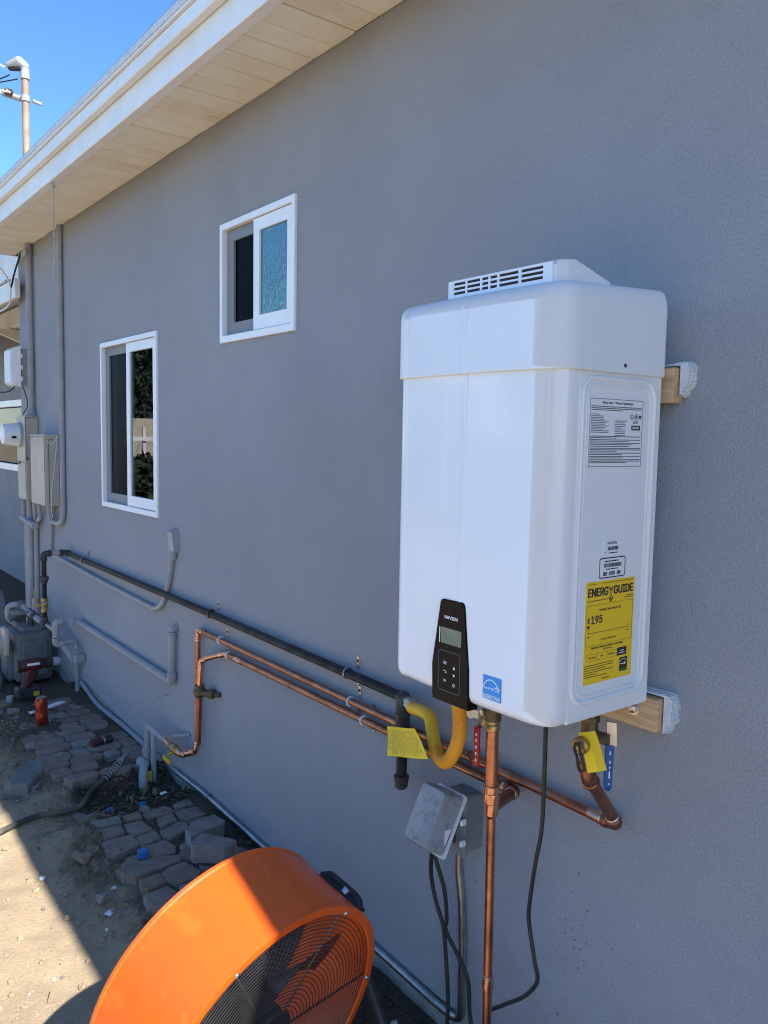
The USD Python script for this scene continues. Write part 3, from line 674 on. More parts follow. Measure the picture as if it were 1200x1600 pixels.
part(gas, 'tee', cat(cyl(tee + [-.035, .024, .0], tee + [.0, .004, 0], .021, 16, .003), cyl(tee + [0, 0, .026], tee + [0, 0, -.05], .0215, 18, .004), hullspheres([(tee, .021), (tee + [0, 0, .012], .021)]), cyl(tee, tee + [.054, -.025, .015], .020, 16, .003)), 'iron_fitting', 40)
dl = tee + [0, 0, -.03]
part(gas, 'coupling', stack(dl, -Z, [(0, .021), (.004, .0245), (.014, .0245), (.018, .0225), (.07, .0215), (.074, .024), (.085, .024), (.088, .019)], 18), 'iron_fitting', 30)
part(gas, 'drip_leg', cyl(dl - [0, 0, .05], (tee[0], tee[1], .715), .0165, 16), 'black_iron', 40)
part(gas, 'end_cap', stack((tee[0], tee[1], .728), -Z, [(0, .018), (.001, .0235), (.014, .0235), (.016, .021), (.036, .020), (.042, .014)], 10), 'iron_fitting', 30)
# yellow flexible connector
flex = thing('flexible_gas_connector', 'yellow corrugated flexible gas hose looping up into the heater', 'hose', (-1.6, 1.4, .9))
n0 = tee + [.060, -.028, .018]; nd = np.array([.90, -.42, .03]); nd /= np.linalg.norm(nd)
part(flex, 'nut', cat(cyl(n0 - nd * .008, n0 + nd * .022, .0155, 16, .002), hexnut(n0 + nd * .02, n0 + nd * .05, .0205)), 'galvanised', 25)
n1 = n0 + nd * .05
fend = np.array([-1.402, 1.31, 1.135])
fp = spline([n1 - nd * .012, n1 + nd * .004, (-1.676, 1.455, .983), (-1.635, 1.437, .945), (-1.585, 1.41, .913), (-1.522, 1.385, .917), (-1.457, 1.355, .977), (-1.415, 1.33, 1.05), fend], 26)
# smooth sleeve first, corrugated part second
k = int(len(fp) * .46)
part(flex, 'sleeve', tube(fp[:k + 1], .0175, 18), 'flex_yellow', 50)
L = np.r_[0, np.cumsum(np.linalg.norm(np.diff(fp[k:], axis=0), axis=1))]
s = np.linspace(0, L[-1], 420); q = np.stack([np.interp(s, L, fp[k:, a]) for a in range(3)], 1)
part(flex, 'corrugated_tube', tube(q, .0163 + .0014 * np.sin(s / .0068 * 2 * np.pi), 18), 'flex_orange', 60)
part(flex, 'nut', cat(hexnut(fend - [0, 0, .012], fend + [0, 0, .02], .0195), cyl(fend, fend + [0, 0, .06], .013, 14)), 'galvanised', 25)
# paper tag wrapped round the sleeve
tg = np.array([[-1.867, 1.455, .895], [-1.65, 1.385, .968], [-1.578, 1.375, .909], [-1.861, 1.455, .807]])
def patch(c, nu, nv, wob=.004, seed=1):
    a, b, c_, d = [np.array(k, float) for k in c]; P = []
    for i in range(nu + 1):
        for j in range(nv + 1):
            u, v = i / nu, j / nv
            p = (1 - u) * ((1 - v) * a + v * d) + u * ((1 - v) * b + v * c_); n_ = np.cross(b - a, d - a); n_ /= np.linalg.norm(n_)
            P.append(p + n_ * wob * (math.sin(u * 5 + seed) + .5 * math.sin(v * 4)))
    f = [(i * (nv + 1) + j, (i + 1) * (nv + 1) + j, (i + 1) * (nv + 1) + j + 1, i * (nv + 1) + j + 1) for i in range(nu) for j in range(nv)]
    P = np.array(P); f = np.array(f); t3 = np.vstack([f[:, [0, 1, 2]], f[:, [0, 2, 3]]])
    n_ = np.cross(b - a, d - a); n_ /= np.linalg.norm(n_)
    return P, t3, n_
def solid(P, t3, n_, th=.0006):
    return trimesh.Trimesh(np.vstack([P, P - n_ * th]), np.vstack([t3, t3[:, ::-1] + len(P)]), process=False)
P, t3, n_ = patch(tg, 10, 6)
if n_[1] > 0: n_ = -n_; t3 = t3[:, ::-1]
tagm = part(flex, 'paper_tag', solid(P, t3, n_), 'tag_yellow', False)
ln = []
for i_ in np.linspace(.05, .94, 19):
    v0 = .08 + .02 * random.random(); v1 = (.95 if i_ < .6 else .93) - random.random() * .1
    vs = np.linspace(v0, v1, 9)
    a, b, c_, d = tg
    for j in range(8):
        def pt(u, v):
            p = (1 - u) * ((1 - v) * a + v * d) + u * ((1 - v) * b + v * c_); return p + (n_ * .0004) + np.cross(b - a, d - a) / np.linalg.norm(np.cross(b - a, d - a)) * .004 * (math.sin(u * 5 + 1) + .5 * math.sin(v * 4))
        if random.random() < .14: continue
        w = .0075
        ln.append(trimesh.Trimesh([pt(i_, vs[j]) + n_ * .0022, pt(i_ + w, vs[j]) + n_ * .0022, pt(i_ + w, vs[j + 1]) + n_ * .0022, pt(i_, vs[j + 1]) + n_ * .0022], [(0, 1, 2), (0, 2, 3)], process=False))
part(tagm, 'print', cat(ln), 'print_grey', False)

# copper: cold line (upper) and hot line (lower)
CR = .0121
def coupling(owner, p, d, r, m_='copper_bright', L=.045):
    p = np.array(p, float); d = np.array(d, float); d /= np.linalg.norm(d)
    part(owner, 'coupling', cat(cyl(p - d * L / 2, p + d * L / 2, r + .0022, 16, .002), cyl(p - d * (L / 2 + .004), p - d * (L / 2 - .002), r + .0012, 16, .001), cyl(p + d * (L / 2 - .002), p + d * (L / 2 + .004), r + .0012, 16, .001)), m_, 40)
cold = thing('cold_water_pipe', 'upper copper pipe along the wall, ending at the blue handled valve', 'pipe', (-2.2, 1.55, .3))
cy = 1.553
pipe(cold, [(-3.34, cy, .872), (-1.15, cy, .862)], CR, 'copper')
elbow(cold, (-3.30, cy, .872), (-3.385, cy, .872), (-3.387, cy, .80), .0128, 'copper_bright', bright='solder')
pipe(cold, [(-3.387, cy, .84), (-3.395, cy, .36)], CR, 'copper', name='riser')
E0 = np.array([-1.112, cy, .864]); E1 = np.array([-1.082, 1.398, 1.030])
elbow(cold, (-1.20, cy, .863), E0, E1, .0155, 'copper_dull', bright='solder', k=.042)
pipe(cold, [E0 + (E1 - E0) * .15, E1], .0145, 'copper_dull', name='diagonal_pipe')
elbow(cold, E0, E1, E1 + [0, 0, .1], .0172, 'copper_dull', k=.034)
pipe(cold, [E1, E1 + [0, 0, .05]], .0145, 'copper_dull', name='stub')
coupling(cold, E1 + [0, 0, .052], Z, .0165, 'copper_dull', .035)
strap(cold, -3.160, .871, cy, CR, 'plastic_white'); strap(cold, -2.19, .866, cy, CR, 'plastic_white')
hot = thing('hot_water_pipe', 'lower copper pipe along the wall, ending behind the vertical copper drop', 'pipe', (-2.3, 1.55, .3))
pipe(hot, [(-3.10, cy, .822), (-1.47, cy, .824)], CR, 'copper')
elbow(hot, (-3.02, cy, .822), (-3.115, cy, .822), (-3.26, 1.525, .772), .0128, 'copper_bright', bright='solder', k=.03)
pipe(hot, [(-3.13, 1.55, .818), (-3.255, 1.525, .772)], CR, 'copper_bright', name='offset_pipe')
elbow(hot, (-3.12, 1.55, .818), (-3.283, 1.52, .757), (-3.287, 1.52, .66), .0128, 'copper_bright', bright='solder', k=.03)
pipe(hot, [(-3.285, 1.52, .75), (-3.298, 1.52, .60)], .0135, 'copper_bright', name='riser')
part(hot, 'stop_valve', cat(stack((-3.300, 1.52, .648), -Z, [(0, .014), (.004, .022), (.02, .022), (.028, .027), (.045, .027), (.052, .018), (.062, .015)], 12), cyl((-3.300, 1.52, .612), (-3.262, 1.545, .612), .017, 12, .003), cyl((-3.262, 1.545, .612), (-3.235, 1.56, .612), .022, 10, .004), cyl((-3.235, 1.56, .612), (-3.205, 1.575, .612), .010, 10)), 'bronze_dark', 30)
pipe(hot, [(-3.300, 1.52, .60), (-3.316, 1.52, .372)], .0125, 'copper_dull', name='riser')
elbow(hot, (-3.315, 1.52, .42), (-3.325, 1.515, .335), (-3.435, 1.505, .285), .0135, 'copper_bright', bright='solder', k=.04)
pipe(hot, [(-3.335, 1.512, .325), (-3.43, 1.505, .286)], .0122, 'copper_bright', name='offset_pipe')
elbow(hot, (-3.33, 1.512, .33), (-3.455, 1.503, .277), (-3.60, 1.50, .284), .0135, 'copper_bright', bright='solder', k=.03)
part(hot, 'ball_valve', stack((-3.485, 1.502, .279), (-1, 0, .05), [(0, .013), (.004, .019), (.022, .019), (.03, .015), (.045, .022), (.06, .022), (.072, .015), (.08, .019), (.1, .019), (.104, .013)], 10), 'brass', 30)
part(hot, 'valve_lever', cat(cyl((-3.535, 1.50, .27), (-3.535, 1.47, .258), .008, 10), box(-3.57, -3.49, 1.457, 1.468, .228, .252, .002)), 'tag_mustard', False)
pipe(hot, [(-3.585, 1.50, .284), (-3.64, 1.50, .290)], .013, 'copper_bright', name='stub')
strap(hot, -3.085, .822, cy, CR, 'plastic_white'); strap(hot, -2.112, .823, cy, CR, 'plastic_white')
coupling(hot, (-2.99, cy, .822), X, CR); coupling(cold, (-1.175, cy, .8625), X, CR, 'solder', .03)
# vertical drop from the heater
drop = thing('copper_drop_pipe', 'thick vertical copper pipe dropping from under the heater', 'pipe', (-1.37, 1.40, 0))
D = np.array([-1.374, 1.40, 0])
part(drop, 'inlet_valve', cat(stack(D + [0, 0, 1.19], -Z, [(0, .014), (.03, .014), (.03, .022), (.055, .024), (.075, .024), (.085, .020), (.095, .0215), (.12, .0215), (.122, .018)], 12), cyl(D + [0, -.01, 1.125], D + [-.035, -.02, 1.125], .012, 12, .002)), 'bronze_dark', 30)
part(drop, 'collar', stack(D + [0, 0, 1.073], -Z, [(0, .018), (.003, .0195), (.010, .0195), (.013, .017), (.018, .0195), (.028, .0195), (.031, .0155)], 18), 'brass', 30)
pipe(drop, [D + [0, 0, 1.06], D + [.004, 0, .86]], .0158, 'copper')
TZ = np.array([-1.369, 1.40, .862])
part(drop, 'tee', cat(stack(TZ + [0, 0, .045], -Z, [(0, .0165), (.002, .0185), (.018, .0185), (.02, .0172), (.028, .0186), (.044, .0186), (.046, .017), (.075, .0165), (.082, .012)], 18)), 'copper_bright', 30)
TE = np.array([-1.432, cy, .828])
pipe(drop, [TZ + [0, 0, -.012], TE + (TZ - TE) * .2], .0155, 'copper_dull', name='side_outlet')
elbow(drop, TZ, TE, TE - X * .2, .0155, 'copper_dull', bright='solder', k=.036)
pipe(drop, [TZ + [0, 0, -.02], (-1.352, 1.395, -.07)], .0112, 'copper', name='lower_pipe')
coupling(drop, (-1.360, 1.3975, .40), Z, .0112, 'copper_bright', .03)
rl = part(drop, 'red_lever', cat(hull([(-1.402 + dx, 1.372 + dy, z) for dx, dy, z in ((-.007, 0, 1.048), (.007, .004, 1.048), (-.007, .005, 1.048), (.007, .009, 1.048), (-.0075, 0, .950), (.0065, .004, .950), (-.0075, .005, .950), (.0065, .009, .950))])), 'red_plastic', False)
part(rl, 'lever_print', cat([prism(sg.box(-.0014, -.0035, .0014, .0035), ((-1.402, 1.3755, z), X + .3 * Y, Z, -Y), .0024) for z in (1.03, 1.015, .998, .982, .965)]), 'print_white', False)
part(drop, 'lever_arm', cat(hull([(-1.410, 1.382, 1.045), (-1.393, 1.387, 1.045), (-1.402, 1.385, 1.085), (-1.378, 1.39, 1.092), (-1.410, 1.385, 1.045), (-1.393, 1.390, 1.045), (-1.402, 1.388, 1.085), (-1.378, 1.393, 1.092)]), cyl((-1.388, 1.376, 1.088), (-1.388, 1.405, 1.092), .008, 8)), 'steel', False)
part(drop, 'valve_tab', prism(sg.Point(0, 0).buffer(.016).union(sg.box(0, -.010, .03, .010)), ((-1.436, 1.385, 1.075), X, Z, -Y), .002), 'galvanised', False)
part(drop, 'pull_ring', tube([(-1.418 + .009 * math.cos(t), 1.372, .972 + .011 * math.sin(t)) for t in np.linspace(0, 6.2, 16)], .0016, 6, True), 'rubber_black')
# cold inlet valve with blue lever
cv = thing('cold_inlet_valve', 'bronze valve under the heater with blue lever and yellow tag', 'valve', (-1.08, 1.398, 1.03))
V = E1 * [1, 1, 0]
part(cv, 'body', cat(stack(V + [0, 0, 1.165], -Z, [(0, .022), (.012, .0215), (.014, .018), (.03, .019), (.05, .021), (.075, .019), (.09, .017)], 10)), 'bronze_dark', 30)
part(cv, 'hex_collar', hexnut(V + [0, 0, 1.195], V + [0, 0, 1.160], .0195), 'brass', 25)
part(cv, 'lever_stem', cat(cyl(V + [0, 0, 1.123], V + [.034, .016, 1.119], .013, 10, .002), hexnut(V + [.028, .013, 1.120], V + [.040, .018, 1.120], .012)), 'bronze_dark', 25)
lv = V + [.037, .024, .024]
part(cv, 'lever_arm', hull([lv + k for k in ([-.008, -.006, 1.133], [.008, .006, 1.133], [-.004, -.010, 1.133], [.012, .002, 1.133], [-.006, -.004, 1.082], [.010, .008, 1.082], [-.002, -.008, 1.082], [.014, .004, 1.082])]), 'steel', False)
bl = part(cv, 'blue_lever', hull([lv + k for k in ([-.005, -.010, 1.083], [.004, .004, 1.083], [.001, -.014, 1.083], [.010, 0, 1.083], [-.005, -.012, .992], [.004, .002, .992], [.001, -.016, .992], [.010, -.002, .992], [0, -.010, .983], [.005, -.002, .983])]), 'blue_plastic', 20)
part(bl, 'lever_print', cat([prism(sg.box(-.0013, -z_ / 2, .0013, z_ / 2), (lv + [.0055, -.0068, z], (.78, .62, 0), Z, (.62, -.78, 0)), .0022) for z, z_ in ((1.068, .008), (1.048, .006), (1.036, .004), (1.02, .016), (1.0, .003))]), 'print_white', False)
kn = V + [.022, -.055, 1.118]
kd = np.array([.25, -1, .05]); kd /= np.linalg.norm(kd)
part(cv, 'relief_port', cat(cyl(V + [0, -.01, 1.108], kn, .011, 12), stack(kn - kd * .006, kd, [(0, .015), (.002, .0185), (.014, .0185), (.018, .015), (.019, .008), (.024, .008), (.026, .004)], 20)), 'brass', 30)
rp_ = [kn + kd * .021 + np.array([a * .96, 0, b]) for a, b in ((-.004, .008), (.006, .006), (.010, -.006), (.020, -.028), (.022, -.040), (.014, -.046), (.007, -.040), (.002, -.020), (-.006, -.004))]
part(cv, 'hanging_loop', tube(spline(rp_ + [rp_[0]], 6), .0032, 8), 'rubber_black')
tb = kn + np.array([0, .012, 0])
P, t3, n_ = patch([tb + [-.020, 0, .018], tb + [.022, .002, .034], tb + [.056, .002, -.038], tb + [.013, -.004, -.058]], 5, 8, .003, 2)
if n_[1] > 0: n_ = -n_; t3 = t3[:, ::-1]
part(cv, 'yellow_tag', solid(P, t3, n_), 'tag_yellow', False)

# ------------------------------------------------------------------ outlet, cords and conduits
ob = thing('outdoor_outlet', 'grey outlet box with clear bubble cover below the copper pipes', 'outlet', (-1.64, 1.55, .6))
part(ob, 'box', box(-1.665, -1.575, 1.515, 1.5795, .605, .765, .006), 'box_grey', 30)
part(ob, 'gasket_plate', box(-1.673, -1.567, 1.5025, 1.5145, .597, .773, .004), 'box_grey', 30)
part(ob, 'hinge', cat(box(-1.660, -1.640, 1.490, 1.502, .770, .779, .002), box(-1.605, -1.585, 1.490, 1.502, .770, .779, .002)), 'plastic_white', False)
def bubble():
    """A deep rounded cover hinged open at the top, tilted out from the wall."""
    ou = []
    for s_, d_ in ((1.0, 0), (1.0, .004), (.985, .0045), (.965, .058), (.90, .068), (.3, .071)):
        c = np.array(rrect(-.052 * s_, .052 * s_, -.083 * s_, .083 * s_, .012 * s_, 4).exterior.coords)[:-1]
        ou.append(np.c_[c[:, 0], np.full(len(c), -d_), c[:, 1]])
    b_ = loft(ou, True)
    a = math.radians(-27); R = np.array([[1, 0, 0], [0, math.cos(a), -math.sin(a)], [0, math.sin(a), math.cos(a)]])
    v = (np.array(b_.vertices) - [0, 0, .083]) @ R.T + [-1.622, 1.500, .775]
    return trimesh.Trimesh(v, b_.faces, process=False)
def flange():
    ou = []
    for s_, d_ in ((.075, 0), (.075, -.006)):
        c = np.array(rrect(-.058, .058, -.089, .087, .008, 4).exterior.coords)[:-1]; ou.append(np.c_[c[:, 0], np.full(len(c), d_), c[:, 1]])
    b_ = loft(ou[::-1], True); a = math.radians(-27); Rm = np.array([[1, 0, 0], [0, math.cos(a), -math.sin(a)], [0, math.sin(a), math.cos(a)]])
    return trimesh.Trimesh((np.array(b_.vertices) - [0, -.007, .083]) @ Rm.T + [-1.622, 1.500, .775], b_.faces, process=False)
bm = part(ob, 'bubble_cover', bubble(), 'bubble_cover', 30)
part(ob, 'cover_flange', flange(), 'plastic_white', 30)
for q in ((-1.60, -1.570, 1.430, 1.458, .655, .70), (-1.566, -1.557, 1.48, 1.50, .70, .718), (-1.566, -1.557, 1.48, 1.50, .64, .658)):
    part(ob, 'latch', box(*q, .003), 'plastic_white', False)
part(ob, 'receptacle', box(-1.645, -1.600, 1.495, 1.503, .63, .73, .004), 'rubber_black', 30)
conduit = thing('metal_conduit', 'thin galvanised conduit running along the wall base and up to the outlet', 'conduit', (-3.2, 1.56, .05))
r_ = .0122
pipe(conduit, [(-1.640, 1.555, .610), (-1.642, 1.555, .52), (-1.632, 1.562, .42), (-1.627, 1.564, .30), (-1.624, 1.564, .060), (-1.70, 1.564, .052), (-2.05, 1.564, .066), (-2.75, 1.564, .095), (-3.36, 1.564, .118), (-3.70, 1.562, .112)], r_, 'galvanised', [.03, .04, .04, .07, .05, .1, .1, .1], name='conduit')
pipe(conduit, [(-3.85, 1.562, .110), (-4.32, 1.564, .128), (-4.85, 1.564, .128), (-5.12, 1.564, .19)], r_, 'grey_paint', .1, name='conduit')
part(conduit, 'connector', stack((-1.640, 1.555, .615), -Z, [(0, .015), (.014, .015), (.016, .0135), (.024, .0135)], 14), 'galvanised', 30)
for x, z in ((-2.62, .088), (-3.30, .117)):
    part(conduit, 'strap', tube([(x, 1.564 + .0145 * math.cos(t), z + .0145 * math.sin(t)) for t in np.linspace(0, 2 * np.pi, 14, endpoint=False)], .003, 6, True), 'galvanised')
cord1 = thing('extension_lead', 'black cord dropping straight from the bubble cover to the ground', 'cord', (-1.7, 1.45, 0), 'black cords at the outlet')
part(cord1, 'cable', tube(spline([(-1.655, 1.462, .66), (-1.652, 1.458, .60), (-1.668, 1.472, .52), (-1.655, 1.482, .44), (-1.628, 1.487, .38), (-1.618, 1.49, .30), (-1.602, 1.488, .18), (-1.598, 1.48, .08), (-1.608, 1.462, -.01), (-1.64, 1.42, -.05)], 10), .0058, 10), 'rubber_black', 60)
cord2 = thing('extension_lead', 'black cord crossing from the bubble cover behind the copper drop pipe', 'cord', (-1.6, 1.45, 0), 'black cords at the outlet')
part(cord2, 'cable', tube(spline([(-1.648, 1.46, .66), (-1.642, 1.458, .60), (-1.615, 1.475, .50), (-1.612, 1.485, .41), (-1.625, 1.495, .365), (-1.575, 1.50, .31), (-1.545, 1.51, .25), (-1.535, 1.51, .16), (-1.50, 1.505, .06), (-1.452, 1.49, -.01), (-1.41, 1.46, -.05)], 10), .0058, 10), 'rubber_black', 60)
hc = thing('heater_power_cord', 'black power cord hanging from the heater underside in a loose curve', 'cord', (-1.25, 1.4, 0))
part(hc, 'cable', tube(spline([(-1.197, 1.39, 1.19), (-1.197, 1.39, 1.09), (-1.196, 1.39, .95), (-1.199, 1.39, .86), (-1.222, 1.40, .77), (-1.252, 1.42, .66), (-1.262, 1.43, .60), (-1.24, 1.43, .51), (-1.238, 1.44, .455), (-1.29, 1.455, .38), (-1.375, 1.47, .30), (-1.452, 1.49, .22), (-1.452, 1.485, .15), (-1.40, 1.46, .07), (-1.35, 1.43, -.01), (-1.31, 1.40, -.06)], 10), .0052, 10), 'rubber_black', 60)
part(hc, 'strain_relief', stack((-1.197, 1.39, 1.188), -Z, [(0, .010), (.01, .010), (.012, .0075), (.07, .0062)], 12), 'rubber_black', 30)

# ------------------------------------------------------------------ orange drum fan
fan = thing('drum_fan', 'large orange drum fan tilted on the dirt in front of the wall', 'fan', (-1.7, .9, -.03))
A = np.array([.953539, .17747937, -.24344292]); C0 = np.array([-1.6374, .9457, .2804]); R0, L0 = .3510, .2576
U = np.cross(A, Z); U /= np.linalg.norm(U); Vv = np.cross(U, A)
def fpos(s_, r, t): return C0 + A * s_ + r * (math.cos(t) * U + math.sin(t) * Vv)
def revolve(prof, n=96):
    rings = [np.array([fpos(s_, r, t) for t in np.linspace(0, 2 * np.pi, n, endpoint=False)]) for s_, r in prof]
    return loft(rings, False)
pr = [(-L0, R0 - .008), (-L0 - .003, R0 - .005), (-L0 - .003, R0 + .001), (-L0 + .002, R0 + .004), (-L0 + .008, R0 + .004), (-L0 + .012, R0), (-.014, R0), (-.009, R0 + .002), (-.002, R0 + .001), (0, R0 - .006), (-.001, R0 - .020), (-.006, R0 - .022), (-.012, R0 - .012), (-.02, R0 - .003), (-L0 + .01, R0 - .003), (-L0, R0 - .008)]
drum = revolve(pr); drum.invert() if drum.volume < 0 else None
part(fan, 'drum', drum, 'fan_orange', 30)
def ringm(s_, r, w, n=80): return tube([fpos(s_, r, t) for t in np.linspace(0, 2 * np.pi, n, endpoint=False)], w, 5, True)
gr = group_part(fan, 'front_grille')
for k in range(26):
    r = .06 + k * .0108
    part(gr, 'wire_ring', ringm(-.012 + .004 * (1 - r / R0), r, .00145), 'wire_grey', 60)
ANG = [math.radians(a) for a in (60.3, 122.0, 181.5, 241, 301, 1)]
part(gr, 'spokes', cat([tube([fpos(-.015, .05, t), fpos(-.015, R0 - .012, t)], .0026, 6) for t in ANG]), 'wire_grey', 60)
part(gr, 'hub_plate', stack(C0 - A * .016, A, [(0, .065), (.003, .065), (.006, .060), (.007, 0)], 28), 'wire_grey', 30)
for t in ANG:
    part(fan, 'bolt', hullspheres([(fpos(-.002, R0 - .016, t), .007)], 2), 'steel', 60)
rg = group_part(fan, 'rear_grille')
part(rg, 'wire_rings', cat([ringm(-L0 + .012, .06 + k * .019, .0016, 60) for k in range(14)] + [tube([fpos(-L0 + .014, .05, t), fpos(-L0 + .014, R0 - .006, t)], .0026, 6) for t in ANG]), 'wire_grey', 60)
part(fan, 'motor', stack(C0 - A * (L0 - .02), A, [(0, .03), (.004, .075), (.015, .082), (.115, .082), (.125, .07), (.13, .03), (.16, .03)], 28), 'blade', 30)
def blade(t0):
    P = []; nu, nv = 8, 6
    for i in range(nu + 1):
        for j in range(nv + 1):
            r = .06 + (.305 - .06) * i / nu; w = math.radians(50 - 14 * i / nu); a = t0 + w * (j / nv - .5) + .25 * i / nu
            P.append(fpos(-.115 + (.055 - .02 * i / nu) * (j / nv - .5) * -2, r, a))
    P = np.array(P); f = []
    for i in range(nu):
        for j in range(nv):
            q = i * (nv + 1) + j; f += [(q, q + nv + 1, q + nv + 2), (q, q + nv + 2, q + 1)]
    f = np.array(f); return trimesh.Trimesh(np.vstack([P, P - A * .002]), np.vstack([f, f[:, ::-1] + len(P)]), process=False)
for k in range(3): part(fan, 'blade', blade(.75 + k * 2.094), 'blade', 40)
part(fan, 'hub', stack(C0 - A * .09, A, [(0, .06), (.05, .06), (.058, .05), (.06, 0)], 24), 'blade', 30)
# handle on the wall side
th = math.radians(137)
hp = [fpos(s_, R0 + h, th) for s_, h in ((-.165, -.004), (-.16, .012), (-.145, .019), (-.05, .019), (-.03, .012), (-.02, -.004))]
hd = part(fan, 'handle', cat(tube(fillet(hp, .02), .0115, 10), hull([fpos(s_, R0 + h, th + a) for s_ in (-.17, -.015) for h in (-.002, .012) for a in (-.035, .05)])), 'rubber_black', 40)
part(hd, 'knob', cyl(fpos(-.08, R0 + .004, th - .02), fpos(-.08, R0 + .022, th - .02), .012, 12, .003), 'steel', 30)
# stand: side legs, foot bars and wheels
for sgn, tt in ((1, math.pi), (-1, 0)):
    pv = fpos(-.12, R0 + .018, tt)
    fy = pv[1] + sgn * .015
    ft = [np.array([-1.50, fy, float(gz(-1.5)) + .018]), np.array([-2.0, fy, float(gz(-2.0)) + .018])]
    part(fan, 'leg', cat(tube(fillet([ft[0], pv + [.03, sgn * .012, 0], pv + [-.03, sgn * .012, .0], ft[1]], .03), .0145, 10), tube([ft[0], ft[1]], .0145, 10)), 'rubber_black', 40)
    part(fan, 'pivot_knob', stack(pv - np.array([0, sgn * .014, 0]), (0, sgn, 0), [(0, .012), (.03, .012), (.03, .026), (.05, .026), (.053, .02)], 14), 'rubber_black', 30)
part(fan, 'foot_bar', tube([(-1.50, .56, float(gz(-1.5)) + .016), (-1.50, 1.28, float(gz(-1.5)) + .016)], .0135, 10), 'rubber_black', 40)

# ------------------------------------------------------------------ pavers near the fan
def paver(poly, z0, z1, seed, bev=.0045):
    pg = sg.Polygon(poly).buffer(0)
    pg = pg.buffer(-.0075, join_style=2).buffer(.0045, join_style=1, quad_segs=1)
    if pg.geom_type != 'Polygon': pg = max(pg.geoms, key=lambda g: g.area)
    pg = pg.simplify(.002); rs = np.random.default_rng(seed)
    c = np.array(sg.polygon.orient(pg.segmentize(.038), 1).exterior.coords)[:-1]; c = c + rs.normal(0, .0016, c.shape)
    ring = lambda d, z: np.c_[inset(c, d), np.full(len(c), z)]
    m_ = loft([ring(-.001, z0), ring(-.001, z1 - bev * 1.3), ring(bev * .35, z1 - bev * .35), ring(bev * 1.2, z1)])
    tilt = rs.uniform(-.05, .05, 2)
    v = np.array(m_.vertices); top = v[:, 2] > z0 + .01; ctr = c.mean(0)
    v[top, 2] += (v[top, 0] - ctr[0]) * tilt[0] + (v[top, 1] - ctr[1]) * tilt[1]
    v[:, :2] += rs.normal(0, .0012, (len(v), 2)); v[top, 2] += rs.normal(0, .0008, top.sum())
    return trimesh.Trimesh(v, m_.faces, process=False)
PB = [
[(-3.465,1.077),(-3.443,1.206),(-3.371,1.198),(-3.385,1.108)],[(-3.376,1.101),(-3.352,1.184),(-3.278,1.177),(-3.266,1.083)],
[(-3.433,1.212),(-3.437,1.294),(-3.368,1.286),(-3.380,1.209)],[(-3.439,1.303),(-3.446,1.353),(-3.459,1.422),(-3.372,1.432),(-3.346,1.410),(-3.352,1.309),(-3.397,1.296)],
[(-3.419,1.441),(-3.442,1.519),(-3.369,1.523),(-3.367,1.436)],[(-3.355,1.422),(-3.351,1.526),(-3.242,1.531),(-3.229,1.429),(-3.270,1.412)],
[(-3.322,1.323),(-3.330,1.403),(-3.255,1.397),(-3.240,1.318)],[(-3.362,1.191),(-3.350,1.275),(-3.247,1.290),(-3.239,1.194),(-3.288,1.186)],
[(-3.206,1.294),(-3.240,1.399),(-3.197,1.426),(-3.151,1.390),(-3.117,1.303),(-3.144,1.283)],[(-3.218,1.188),(-3.239,1.285),(-3.139,1.277),(-3.130,1.184)],
[(-3.252,1.065),(-3.263,1.098),(-3.244,1.192),(-3.142,1.186),(-3.107,1.071),(-3.148,1.049)],[(-3.038,1.064),(-3.080,1.103),(-3.078,1.188),(-3.011,1.180),(-3.013,1.079)],
[(-3.121,1.180),(-3.130,1.285),(-3.048,1.304),(-3.008,1.282),(-3.003,1.196),(-3.055,1.179)],[(-3.003,1.040),(-3.020,1.070),(-3.013,1.218),(-2.979,1.286),(-2.929,1.271),(-2.907,1.075),(-2.947,1.038)],
[(-2.995,1.288),(-3.009,1.331),(-2.920,1.368),(-2.877,1.368),(-2.874,1.308),(-2.937,1.280)],[(-3.059,1.320),(-3.067,1.356),(-3.001,1.341),(-3.009,1.305)],
[(-2.888,1.078),(-2.884,1.166),(-2.806,1.161),(-2.796,1.084),(-2.831,1.069)],[(-2.886,1.166),(-2.907,1.199),(-2.913,1.282),(-2.809,1.304),(-2.772,1.267),(-2.768,1.188),(-2.811,1.159)],
[(-2.792,1.060),(-2.799,1.154),(-2.732,1.178),(-2.688,1.154),(-2.669,1.067),(-2.727,1.051)],[(-2.771,1.184),(-2.765,1.258),(-2.723,1.263),(-2.712,1.175)],
[(-2.863,1.309),(-2.872,1.371),(-2.814,1.397),(-2.806,1.327),(-2.825,1.304)],[(-2.870,1.383),(-2.930,1.468),(-2.837,1.461),(-2.800,1.40)],
[(-2.930,1.478),(-2.908,1.525),(-2.782,1.532),(-2.787,1.471)],[(-2.715,1.27),(-2.76,1.265),(-2.795,1.32),(-2.80,1.39),(-2.71,1.39)],[(-2.70,1.17),(-2.71,1.26),(-2.62,1.26),(-2.61,1.17)],[(-2.66,1.06),(-2.69,1.155),(-2.60,1.16),(-2.57,1.07)],[(-3.22,1.43),(-3.23,1.52),(-3.13,1.52),(-3.13,1.40)]]
near = thing('paver_patch', 'nearer patch of worn grey cobble pavers beside the orange fan', 'pavers', (-3.0, 1.2, 0))
for i, pl in enumerate(PB):
    part(near, 'paver', paver(pl, -.05, .072 + rng.uniform(-.006, .006), i), random.choice(['paver', 'paver', 'paver_red', 'paver_grey']), 30)
